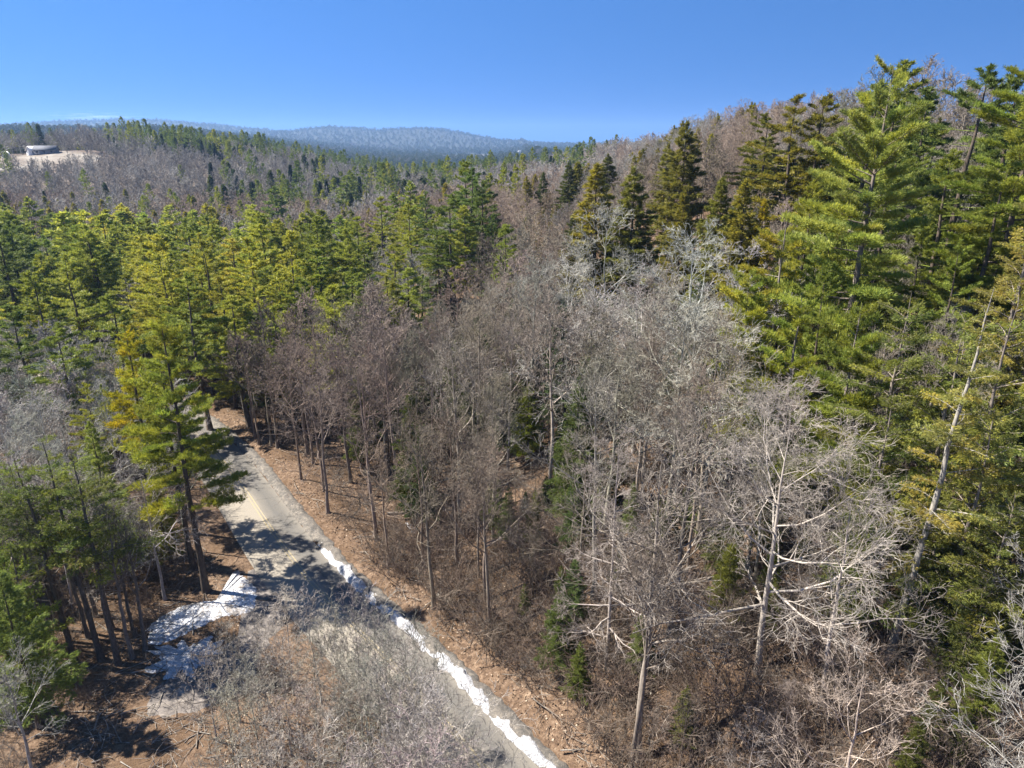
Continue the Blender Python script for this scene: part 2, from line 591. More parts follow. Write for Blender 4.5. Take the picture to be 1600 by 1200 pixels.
m, n, l, p = mat('leaf_litter')
tc = n.new('ShaderNodeTexCoord')
f1 = noisen(n, l, tc.outputs['Object'], .16, 6, .6)
f2 = noisen(n, l, tc.outputs['Object'], 2.2, 6, .7)
f3 = noisen(n, l, tc.outputs['Object'], 11, 3, .7)
c = ramp(n, l, f2, [(.30, (.055, .036, .025)), (.48, (.145, .095, .062)), (.62, (.235, .162, .108)), (.75, (.34, .26, .185))])
c = mixn(n, l, ramp(n, l, f1, [(.40, .75), (.58, 0)]), c, (.115, .072, .042))
c = mixn(n, l, .6, c, ramp(n, l, f3, [(.35, .45), (.5, 1.0), (.65, 1.5)]), 'MULTIPLY')
sy = n.new('ShaderNodeSeparateXYZ'); l.new(tc.outputs['Object'], sy.inputs[0])
away = mathn(n, l, 'DIVIDE', sy.outputs[1], 2000.0)
c = mixn(n, l, ramp(n, l, away, [(.13, 0), (.17, .85)]), c, (.155, .125, .10))       # old leaf mould under the far woods
c = mixn(n, l, ramp(n, l, away, [(.45, 0), (.60, 1)]), c, (.062, .066, .050))         # woods too far off to tell trees apart
l.new(c, p.inputs['Base Color']); p.inputs['Roughness'].default_value = .95
p.inputs['Specular IOR Level'].default_value = .1
bp = n.new('ShaderNodeBump'); bp.inputs['Strength'].default_value = .8; bp.inputs['Distance'].default_value = .12
l.new(f3, bp.inputs['Height']); l.new(bp.outputs[0], p.inputs['Normal'])
gme = mesh_from('ground', [(V, F, 0)], [m])
gme.polygons.foreach_set('use_smooth', np.ones(len(gme.polygons), bool))
go = obj('ground', gme); go['kind'] = 'structure'

# ------------------------------------------------------------------ road
def ribbon(name, off0, off1, z, m, i0=0, i1=None, cols=9, jitter=0, seed=1, zf=None):
    """strip along the road between two offsets from its centre line (+ to the right)"""
    rs = np.random.RandomState(seed)
    i1 = len(ROAD_C) if i1 is None else i1
    seg = []
    for i in range(i0, i1 - 1):
        for k in range(3):
            seg.append((ROAD_C[i] * (1 - k / 3) + ROAD_C[i + 1] * k / 3, ROAD_R[i] * (1 - k / 3) + ROAD_R[i + 1] * k / 3))
    vs, uv = [], []
    dist = 0
    for r, (c, rr) in enumerate(seg):
        if r: dist += np.linalg.norm(c - seg[r - 1][0])
        j0, j1 = rs.normal(0, jitter, 2) if jitter else (0, 0)
        for q in range(cols):
            t = q / (cols - 1)
            o = (off0 + j0) * (1 - t) + (off1 + j1) * t
            pz = z if zf is None else zf(t, r, rs)
            vs.append((c[0] + rr[0] * o, c[1] + rr[1] * o, pz)); uv.append((o, dist))
    nr = len(seg)
    fs = [[r * cols + q, r * cols + q + 1, (r + 1) * cols + q + 1, (r + 1) * cols + q] for r in range(nr - 1) for q in range(cols - 1)]
    me = mesh_from(name, [(np.array(vs), np.array(fs), 0)], [m])
    ul = me.uv_layers.new(name='along')
    li = np.zeros(len(me.loops), np.int32); me.loops.foreach_get('vertex_index', li)
    ul.data.foreach_set('uv', np.array(uv)[li].ravel())
    me.polygons.foreach_set('use_smooth', np.ones(len(me.polygons), bool))
    return obj(name, me)

m, n, l, p = mat('worn_asphalt')
uvn = n.new('ShaderNodeUVMap'); uvn.uv_map = 'along'
sx = n.new('ShaderNodeSeparateXYZ'); l.new(uvn.outputs[0], sx.inputs[0])
mp = n.new('ShaderNodeMapping'); mp.inputs['Scale'].default_value = (1.0, .16, 1); l.new(uvn.outputs[0], mp.inputs[0])
fa = noisen(n, l, mp.outputs[0], 1.1, 5, .6)
fb = noisen(n, l, uvn.outputs[0], 9, 4, .7)
wobx = mathn(n, l, 'ADD', sx.outputs[0], mathn(n, l, 'MULTIPLY', mathn(n, l, 'SUBTRACT', fa, .5), 1.7))
lane = ramp(n, l, mathn(n, l, 'MULTIPLY_ADD', wobx, .1), [(0, 0), (1, 0)])
# sand left on the road by winter gritting: heavy on the left lane, thin on the right
xs = mathn(n, l, 'ADD', mathn(n, l, 'MULTIPLY', wobx, 1 / 8.0), .5)
sand = ramp(n, l, xs, [(.06, .55), (.20, .85), (.30, .95), (.52, .9), (.60, .42), (.72, .12), (.80, .22), (.90, .5)])
col = mixn(n, l, sand, (.098, .093, .086), (.275, .24, .19))
col = mixn(n, l, .55, col, ramp(n, l, fb, [(.3, .65), (.5, 1.0), (.7, 1.3)]), 'MULTIPLY')
# cracks
vo = n.new('ShaderNodeTexVoronoi'); vo.feature = 'DISTANCE_TO_EDGE'; vo.inputs['Scale'].default_value = .30
nm_ = n.new('ShaderNodeMixRGB'); nm_.inputs[0].default_value = .35
tn = n.new('ShaderNodeTexNoise'); tn.inputs['Scale'].default_value = 1.5; l.new(uvn.outputs[0], tn.inputs['Vector'])
l.new(uvn.outputs[0], nm_.inputs[1]); l.new(tn.outputs['Color'], nm_.inputs[2]); l.new(nm_.outputs[0], vo.inputs['Vector'])
col = mixn(n, l, ramp(n, l, vo.outputs['Distance'], [(.0, .6), (.009, 0)]), col, (.035, .033, .03))
l.new(col, p.inputs['Base Color']); p.inputs['Roughness'].default_value = .85
p.inputs['Specular IOR Level'].default_value = .25
road = ribbon('road', -ROAD_W / 2, ROAD_W / 2, 0.0, m); road['kind'] = 'structure'

m, n, l, p = mat('worn_yellow_paint')
tc = n.new('ShaderNodeTexCoord')
f = noisen(n, l, tc.outputs['Object'], 3.5, 5, .7)
l.new(mixn(n, l, ramp(n, l, f, [(.40, 0), (.60, 1)]), (.34, .265, .12), (.275, .24, .185)), p.inputs['Base Color'])
p.inputs['Roughness'].default_value = .8
for k, (a, b) in enumerate(((-.22, -.10), (.10, .22))):
    o = ribbon('road_marking', .35 + a, .35 + b, .004, m, cols=2); o['kind'] = 'structure'

# gravel shoulder on the right
m, n, l, p = mat('gritty_shoulder')
tc = n.new('ShaderNodeTexCoord')
f = noisen(n, l, tc.outputs['Object'], 2.4, 6, .7); f2 = noisen(n, l, tc.outputs['Object'], 14, 3, .7)
c = ramp(n, l, f, [(.32, (.07, .066, .06)), (.5, (.145, .128, .108)), (.66, (.25, .215, .175))])
c = mixn(n, l, .6, c, ramp(n, l, f2, [(.35, .5), (.5, 1.0), (.66, 1.4)]), 'MULTIPLY')
l.new(c, p.inputs['Base Color']); p.inputs['Roughness'].default_value = .95
bp = n.new('ShaderNodeBump'); bp.inputs['Distance'].default_value = .08; l.new(f2, bp.inputs['Height']); l.new(bp.outputs[0], p.inputs['Normal'])
M_SHOULDER = m
def zsh(t, r, rs):
    return .0 + .02 + .30 * math.sin(math.pi * t) * (1 if .05 < t < .95 else .2) * rs.uniform(.6, 1.3) - (.25 if t == 1 else (.05 if t == 0 else 0))
o = ribbon('road_shoulder', ROAD_W / 2 + .0, ROAD_W / 2 + 1.6, 0, m, 20, 125, cols=8, jitter=.12, seed=4, zf=zsh); o['kind'] = 'structure'

# ------------------------------------------------------------------ snow
m, n, l, p = mat('old_snow')
tc = n.new('ShaderNodeTexCoord')
f = noisen(n, l, tc.outputs['Object'], .8, 6, .65); f2 = noisen(n, l, tc.outputs['Object'], 5, 5, .7)
c = ramp(n, l, f, [(.38, (.30, .27, .24)), (.50, (.66, .665, .68)), (.66, (.78, .79, .81))])
c = mixn(n, l, ramp(n, l, f2, [(.40, .8), (.52, 0)]), c, (.30, .25, .21))
l.new(c, p.inputs['Base Color']); p.inputs['Roughness'].default_value = .6
bp = n.new('ShaderNodeBump'); bp.inputs['Distance'].default_value = .15; l.new(f2, bp.inputs['Height']); l.new(bp.outputs[0], p.inputs['Normal'])
M_SNOW = m
m, n, l, p = mat('dirty_snow')
tc = n.new('ShaderNodeTexCoord')
f = noisen(n, l, tc.outputs['Object'], 3.4, 7, .75); f2 = noisen(n, l, tc.outputs['Object'], 9, 5, .7)
c = ramp(n, l, f, [(.28, (.20, .195, .19)), (.40, (.46, .455, .46)), (.58, (.66, .66, .68))])
c = mixn(n, l, ramp(n, l, f2, [(.36, .7), (.5, 0)]), c, (.14, .125, .11))
l.new(c, p.inputs['Base Color']); p.inputs['Roughness'].default_value = .7
bp = n.new('ShaderNodeBump'); bp.inputs['Distance'].default_value = .2; l.new(f2, bp.inputs['Height']); l.new(bp.outputs[0], p.inputs['Normal'])
M_DIRTY = m

def zbank(t, r, rs):
    prof = math.sin(math.pi * min(1, max(0, t))) ** .7
    return -.06 + (.42 + .18 * math.sin(r * .33) + .1 * math.sin(r * 1.1)) * prof * rs.uniform(.75, 1.25)
# index range of the bank: from below the frame up to the bend of the road
o = ribbon('snow_bank', ROAD_W / 2 - .15, ROAD_W / 2 + .95, 0, M_DIRTY, 28, 73, cols=9, jitter=.14, seed=9, zf=zbank)
o['kind'] = 'stuff'; o['label'] = 'dirty snow bank along the right edge of the road'

def patch(name, outline, mtl, hz, label=None, seed=3, px=True, n_in=15, edge=.5):
    """low mound over an outline; the outline is traced on the ground"""
    pts = np.array([ground(*q) for q in outline]) if px else np.array(outline)
    pts = catmull(list(pts) + [pts[0]], 14)[:-1]
    rs = np.random.RandomState(seed)
    q_ = np.arange(len(pts))
    wv = sum(rs.normal(0, 1) * np.sin(q_ * f_ + rs.uniform(0, 6.28)) for f_ in (.21, .37, .61, .93, 1.4)) * .22 * edge
    cc_ = pts.mean(0); pts = pts + (pts - cc_) / np.linalg.norm(pts - cc_, axis=1)[:, None] * wv[:, None] + rs.normal(0, .10 * edge, pts.shape)
    c = pts.mean(0)
    vs, fs = [], []
    N = len(pts)
    for k in range(n_in):
        t = 1 - k / (n_in - 1)
        q = c + (pts - c) * t
        z = height(q[:, 0], q[:, 1])
        b = hz * (1 - t ** 5) * (1 + .35 * wob(q[:, 0], q[:, 1], 1.1, 2)) - (.06 if k == 0 else 0) + .02
        for a, zz in zip(q, z + b): vs.append((a[0], a[1], zz))
    for k in range(n_in - 1):
        for i in range(N):
            fs.append([k * N + i, k * N + (i + 1) % N, (k + 1) * N + (i + 1) % N, (k + 1) * N + i])
    me = mesh_from(name, [(np.array(vs), np.array(fs), 0)], [mtl])
    me.polygons.foreach_set('use_smooth', np.ones(len(me.polygons), bool))
    o = obj(name, me); o['kind'] = 'stuff'
    if label: o['label'] = label
    return o

patch('snow_patch', [(226, 990), (243, 968), (285, 950), (340, 940), (378, 931), (374, 915), (366, 897), (374, 893), (384, 905), (405, 925), (404, 945), (385, 962), (345, 968), (310, 985), (275, 1000), (235, 1008)],
      M_SNOW, .16, 'white snow patch beside the driveway mouth')
patch('snow_patch', [(238, 1016), (280, 1008), (330, 1002), (345, 1015), (330, 1040), (290, 1060), (245, 1058)], M_DIRTY, .10, 'lower snow patch behind the twigs', 5, edge=1.0)
patch('snow_patch', [(634, 820), (646, 822), (652, 832), (644, 834)], M_SNOW, .12, 'small snow patch on the forest floor', 6)
m, n, l, p = mat('driveway_dirt')
tc = n.new('ShaderNodeTexCoord')
f = noisen(n, l, tc.outputs['Object'], 1.1, 6, .7)
l.new(ramp(n, l, f, [(.35, (.075, .065, .058)), (.55, (.17, .145, .125)), (.7, (.30, .26, .22))]), p.inputs['Base Color'])
p.inputs['Roughness'].default_value = .9
patch('driveway', [(388, 892), (440, 900), (455, 960), (420, 1010), (380, 1090), (250, 1130), (230, 1090), (330, 1030), (400, 960)], m, .03, seed=8, edge=.3)['kind'] = 'structure'

# ------------------------------------------------------------------ named trees: big pines built bough by bough
def bough_meshes(seed, L, kind='pine', k=9, ln=.27, wd=.036, dens=30):
    rg = random.Random(seed); rs = np.random.RandomState(seed)
    q = Vector((0, 0, 0)); axis = [q]; segs = []; P, D = [], []
    az = 0; steps = 6; rb = max(.02, L * .0115)
    for i in range(steps):
        ee = (.24 if kind == 'pine' else -.30) * (i + .5) / steps
        d = Vector((math.cos(az) * math.cos(ee), math.sin(az) * math.cos(ee), math.sin(ee)))
        q2 = q + d * L / steps
        segs.append((*q, *q2, rb * (1 - i / steps * .85), rb * (1 - (i + 1) / steps * .85)))
        q = q2; axis.append(q); az += rg.gauss(0, .09)
    ns = int(5 + L * 2.6)
    s0 = .26 if kind == 'pine' else .12
    for j in range(ns):
        s = s0 + (1 - s0) * (j + rg.random()) / ns
        i = min(int(s * steps), steps - 1)
        p = axis[i].lerp(axis[i + 1], s * steps - i)
        dd = (axis[i + 1] - axis[i]).normalized()
        side = Vector((-dd.y, dd.x, 0)).normalized() * (1 if j % 2 else -1)
        bl = L * .40 * (1.18 - s) * rg.uniform(.6, 1.2) * min(1, .45 + 1.5 * (s - s0))
        if kind == 'pine': bd = (dd * .75 + side * .8 + Vector((0, 0, rg.uniform(-.02, .28)))).normalized()
        else: bd = (dd * .7 + side * .8 + Vector((0, 0, rg.uniform(-.28, .02)))).normalized()
        e = p + bd * bl
        segs.append((*p, *e, rb * .3, rb * .12))
        nt = max(3, int(bl * dens * .62))
        for t in range(nt):
            f = .25 + .8 * rg.random() ** .8
            sp = Vector((rg.gauss(0, 1), rg.gauss(0, 1), rg.gauss(0, .45))) * .13 * (.6 + .25 * L ** .5)
            P.append(p + bd * bl * f + sp)
            D.append((bd * .8 + sp * 2 + Vector((0, 0, .75 if kind == 'pine' else -.1))).normalized())
    bv, bf = blades(rs, np.array(P), np.array(D), k, ln, wd, .45)
    wv, wf = prisms(segs, 4)
    return mesh_from('bough_wood', [(wv, wf, 0)], [M_BARK]), mesh_from('bough_needles', [(bv, bf, 0)], [M_NEEDLE]), L

BOUGHS = {k: [bough_meshes(200 + i * 7 + j, L, k, *( (9, .30, .042, 42) if k == 'pine' else (8, .20, .034, 34)))
              for i, L in enumerate((1.3, 2.4, 3.6, 5.0)) for j in range(2)] for k in ('pine', 'hemlock')}

def big_conifer(name, cat, label, x, y, H, leaf, bark, seed, kind='pine', cb=.33, rm=.17, gap=.034, lean=(0, 0), keep=.8, upper=None, prof_pow=.6, r0=.0115):
    rg = random.Random(seed)
    root = thing(name, (x, y, H1(x, y) - .15), label, cat)
    n = 14; pts = []; cx = cy = 0
    for i in range(n):
        t = i / (n - 1)
        pts.append((cx + lean[0] * t * H, cy + lean[1] * t * H, t * H))
        cx += rg.gauss(0, .05); cy += rg.gauss(0, .05)
    pts = np.array(pts); rad = [H * r0 * ((1 - i / (n - 1)) ** .8 + .03) * (1.4 if i == 0 else 1) for i in range(n)]
    tv, tf = tube(pts, rad, 10)
    dead = []
    for _ in range(int(16)):                       # dead stubs below the crown
        z = H * rg.uniform(.12, cb + .1); a = rg.uniform(0, 6.28); ll = rg.uniform(.5, 2.2)
        b = Vector((np.interp(z, pts[:, 2], pts[:, 0]), np.interp(z, pts[:, 2], pts[:, 1]), z))
        e = b + Vector((math.cos(a), math.sin(a), rg.uniform(-.3, .15))) * ll
        dead.append((*b, *e, .025, .008))
    dv, df = prisms(dead, 3)
    obj('trunk', mesh_from('trunk', [(tv, tf, 0), (dv, df, 0)], [M_BARK]), root, bark)
    z = cb * H; az0 = rg.uniform(0, 6.28); lop = rg.uniform(0, 6.28)
    while z < H * .985:
        t = (z - cb * H) / (H - cb * H)
        nb = rg.choice((3, 4, 4, 5)); az0 += rg.uniform(.4, 1.2)
        for b in range(nb):
            if rg.random() > keep: continue
            az = az0 + b * 6.283 / nb + rg.gauss(0, .25)
            L = H * rm * ((1 - t) ** prof_pow) * (.6 + .4 * min(1, t / .15)) * rg.uniform(.5, 1.2) * (1 + .2 * math.cos(az - lop))
            L = max(.5, L)
            el = (-.1 + .8 * t ** 1.5 if kind == 'pine' else .25 + .4 * t) + rg.gauss(0, .1)
            wm, nm, L0 = min(rg.sample(BOUGHS[kind], len(BOUGHS[kind])), key=lambda q: abs(math.log(q[2] / L)))
            o = obj('bough', wm, root, bark)
            zz = z + rg.uniform(-.5, .5) * gap * H
            o.location = (np.interp(zz, pts[:, 2], pts[:, 0]), np.interp(zz, pts[:, 2], pts[:, 1]), zz)
            o.rotation_euler = (rg.gauss(0, .12), -el, az)
            o.scale = (L / L0,) * 3
            lf = leaf if upper is None or t < .45 else upper
            obj('needles', nm, o, tint(rg, lf, .10))
        z += gap * H * rg.uniform(.75, 1.3)
    taken.append((x, y, 3.0))
    return root

def big_bare(name, cat, label, x, y, H, bark, seed, kids, form, rtwig=.008, fork=.35, r0=None, spread=1.0, lean=(0, 0), M=None):
    rg = random.Random(seed)
    root = thing(name, (x, y, H1(x, y) - .15), label, cat)
    pts, rad, limbs = bare_skeleton(rg, H, kids, form, rtwig, trunk_r=r0, fork=fork, spread=spread)
    tv, tf = tube(pts, rad, 10)
    obj('trunk', mesh_from('trunk', [(tv, tf, 0)], [M or M_BARK]), root, bark)
    for lb in limbs:
        big, small = split_segs(lb, .022)
        a, b = prisms(big, 6)
        o = obj('limb', mesh_from('limb', [(a, b, 0)], [M or M_BARK]), root, bark)
        if len(small):
            a, b = prisms(small, 3)
            obj('twigs', mesh_from('twigs', [(a, b, 0)], [M_BARK]), o, bark)
    root.rotation_euler = (lean[1], lean[0], 0)
    taken.append((x, y, 3.0))
    return root

# the pine pair by the road
x, y = ground(323, 926)
big_conifer('pine_tree', 'pine tree', 'tall pine with bare lower trunk on the brown mound beside the sandy road', x, y, 25.5, (.29, .32, .045), BK_DARK, 11, cb=.33, rm=.195, gap=.031, keep=.9)
x, y = ground(309, 905)
big_conifer('pine_tree', 'pine tree', 'pine leaning close behind the tall roadside pine, its dark trunk half hidden', x - 1.0, y + 1.5, 22, PINE, BK_DARK, 12, cb=.45, rm=.17)
x, y = topped(192, 508, 22)
big_conifer('pine_tree', 'pine tree', 'golden yellow conifer just left of the tall roadside pine', x, y, 22, (.36, .335, .025), BK_DARK, 13, cb=.40, rm=.16, keep=.85)
# the great pines on the right
x, y = ground(1288, 715)
big_conifer('pine_tree', 'pine tree', 'huge bright green pine whose broad boughs fill the upper right', 27.5, 55, 29, (.33, .37, .075), (.20, .165, .135), 21, cb=.24, rm=.235, gap=.030, keep=.92, prof_pow=.5)
big_conifer('pine_tree', 'pine tree', 'huge darker pine at the right edge of the view', 40, 57, 30, (.26, .305, .05), (.14, .11, .09), 22, cb=.24, rm=.225, gap=.030, keep=.9, prof_pow=.5)
big_conifer('pine_tree', 'pine tree', 'slim pine with layered bright boughs left of the huge bright pine', 22.5, 58, 19.5, (.32, .31, .04), (.30, .26, .22), 23, cb=.30, rm=.25, gap=.055, keep=.8)
big_conifer('pine_tree', 'pine tree', 'pine cut by the right edge of the view with golden tips', 43, 48, 26, (.22, .245, .038), (.13, .10, .08), 24, cb=.22, rm=.24, gap=.032, keep=.9, prof_pow=.5)
# leaning pale conifer lower right
x, y = ground(1388, 1028)
big_conifer('hemlock_tree', 'hemlock', 'leaning pale trunked conifer with sparse yellow green boughs at lower right', x, y, 21, (.30, .28, .07), (.29, .265, .225), 31, kind='hemlock', cb=.32, rm=.16, gap=.05, keep=.62, lean=(.09, .02), r0=.011)
big_conifer('hemlock_tree', 'hemlock', 'hemlock with pale yellowish sprays behind the leaning pale trunk', 34, 46, 22, (.30, .27, .06), (.2, .17, .14), 32, kind='hemlock', cb=.2, rm=.2, gap=.035, keep=.8)
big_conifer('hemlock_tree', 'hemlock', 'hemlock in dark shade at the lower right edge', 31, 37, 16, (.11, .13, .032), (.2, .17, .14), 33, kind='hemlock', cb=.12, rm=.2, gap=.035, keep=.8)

for k, (px, py, h, kind, leaf, lab, rm) in enumerate((
        (1175, 428, 17, 'pine', (.31, .34, .05), 'bright layered pine right of the pale bare trees, its lowest boughs over the radiating tree', .27),
        (1262, 450, 17, 'pine', (.29, .33, .05), 'bright layered pine under the huge bright pine', .27),
        (1345, 470, 17, 'pine', (.22, .26, .045), 'green layered pine below the right of the huge bright pine', .26),
        (1425, 455, 18, 'hemlock', (.20, .225, .05), 'broad hemlock in the middle of the right evergreen wall', .27),
        (1512, 500, 17, 'hemlock', (.22, .25, .055), 'yellowish hemlock above the leaning pale trunk', .28),
        (1588, 470, 18, 'hemlock', (.22, .24, .05), 'hemlock on the right edge above the golden tipped boughs', .27),
        (1400, 610, 14, 'hemlock', (.13, .15, .035), 'dark hemlock left of the leaning pale trunk', .27),
        (1560, 640, 14, 'hemlock', (.25, .265, .065), 'pale yellow hemlock right of the leaning pale trunk', .28),
        (1590, 770, 11, 'hemlock', (.17, .185, .045), 'dark hemlock low on the right edge', .28),
        (1475, 790, 9, 'hemlock', (.12, .14, .035), 'small dark hemlock behind the foot of the leaning pale trunk', .28),
        (1360, 790, 9, 'hemlock', (.13, .16, .035), 'small dark hemlock between the radiating tree and the leaning trunk', .28),
        (1545, 900, 7, 'hemlock', (.12, .14, .035), 'low dark hemlock in the lower right corner', .3))):
    x, y = topped(px, py, h)
    big_conifer(kind + '_tree' , 'pine tree' if kind == 'pine' else 'hemlock', lab, x, y, h, leaf, (.24, .20, .165), 300 + k, kind=kind, cb=.14, rm=rm, gap=.05, keep=.85, prof_pow=.5)
for k, (px, py, h, kind, leaf, lab) in enumerate((
        (35, 1005, 15, 'hemlock', (.25, .31, .06), 'light green hemlock at the left edge behind the corner hemlocks'),
        (92, 985, 16, 'hemlock', (.23, .29, .06), 'light green hemlock left of the lower left trunk cluster'),
        (150, 965, 15, 'hemlock', (.21, .27, .055), 'green hemlock behind the lower left trunk cluster'),
        (212, 1000, 13, 'hemlock', (.20, .26, .055), 'thin green hemlock between the trunk cluster and the snow patch'))):
    x, y = ground(px, py)
    big_conifer('hemlock_tree', 'hemlock', lab, x, y, h, leaf, (.11, .095, .08), 330 + k, kind='hemlock', cb=.48, rm=.18, gap=.055, keep=.68)
for k, (px, py, h, lab) in enumerate(((75, 1010, 15, 'dark bare trunk rising left of the lower left trunk cluster'), (140, 1000, 16, 'dark bare trunk behind the lower left cluster'),
                                      (205, 1030, 14, 'slim dark bare trunk on the right of the lower left cluster'), (226, 1020, 13, 'slim dark bare trunk next to the snow patch'),
                                      (50, 1035, 16, 'bare dark trunk between the left corner hemlocks'), (108, 1005, 15, 'bare trunk between the hemlocks of the lower left cluster'), (178, 985, 15, 'slim bare trunk in the middle of the lower left cluster'))):
    x, y = ground(px, py)
    big_bare('bare_tree', 'bare tree', lab, x, y, h, (.16, .14, .12), 340 + k, (6, 5, 3), UPRIGHT, .010, fork=.42, r0=.17)

# pale leafless trees
big_bare('birch_tree', 'birch', 'pale leafless tree with wide radiating limbs in the right foreground', 14.8, 33.5, 17.2, (.36, .315, .265), 41, (9, 7, 5), dict(limbs=19, el0=-.15, el1=.95, len=.46, up=.62, flat=.6), .009, fork=.26, r0=.21, M=M_BIRCH)
x, y = ground(948, 1045)
big_bare('bare_tree', 'bare tree', 'slender pale trunk with drooping side branches left of the radiating pale tree', x, y, 19, (.34, .29, .25), 42, (7, 6, 4, 2), dict(limbs=26, el0=-.25, el1=.9, len=.19, up=.2, flat=.6), .007, fork=.15, r0=.15, M=M_BIRCH)
for k, (px, py, h, lab) in enumerate(((955, 338, 20, 'whitish spreading bare tree in the middle of the slope below the twin cedars'),
                                     (1085, 358, 20, 'whitish broad bare tree just left of the big pines'),
                                     (885, 405, 18, 'lichen pale bare tree left of the whitish spreading tree'),
                                     (1010, 432, 17, 'pale twisted bare tree below and between the two whitish trees'),
                                     (1160, 395, 16, 'pale bare tree pressed against the bright pine boughs'),
                                     (925, 468, 17, 'lower left one of the whitish bare trees below the twin cedars'),
                                     (1082, 470, 17, 'pale bare tree straight below the whitish broad one'),
                                     (1120, 520, 15, 'lowest of the pale bare trees left of the bright boughs'))):
    x, y = topped(px, py, h)
    big_bare('bare_tree', 'bare tree', lab, x, y, h, tint(rgT, (.40, .37, .33), .1), 50 + k, (7, 6, 3), WIDE, .018, fork=.28, r0=.20, M=M_BIRCH)

# ------------------------------------------------------------------ named single trees, by the spot where the top shows
def at_top(kind, px, py, h, label, leaf=None, bark=None, width=1.0, **kw):
    x, y = topped(px, py, h)
    return tree(kind, x, y, h, label, leaf=leaf, bark=bark, width=width, **kw)

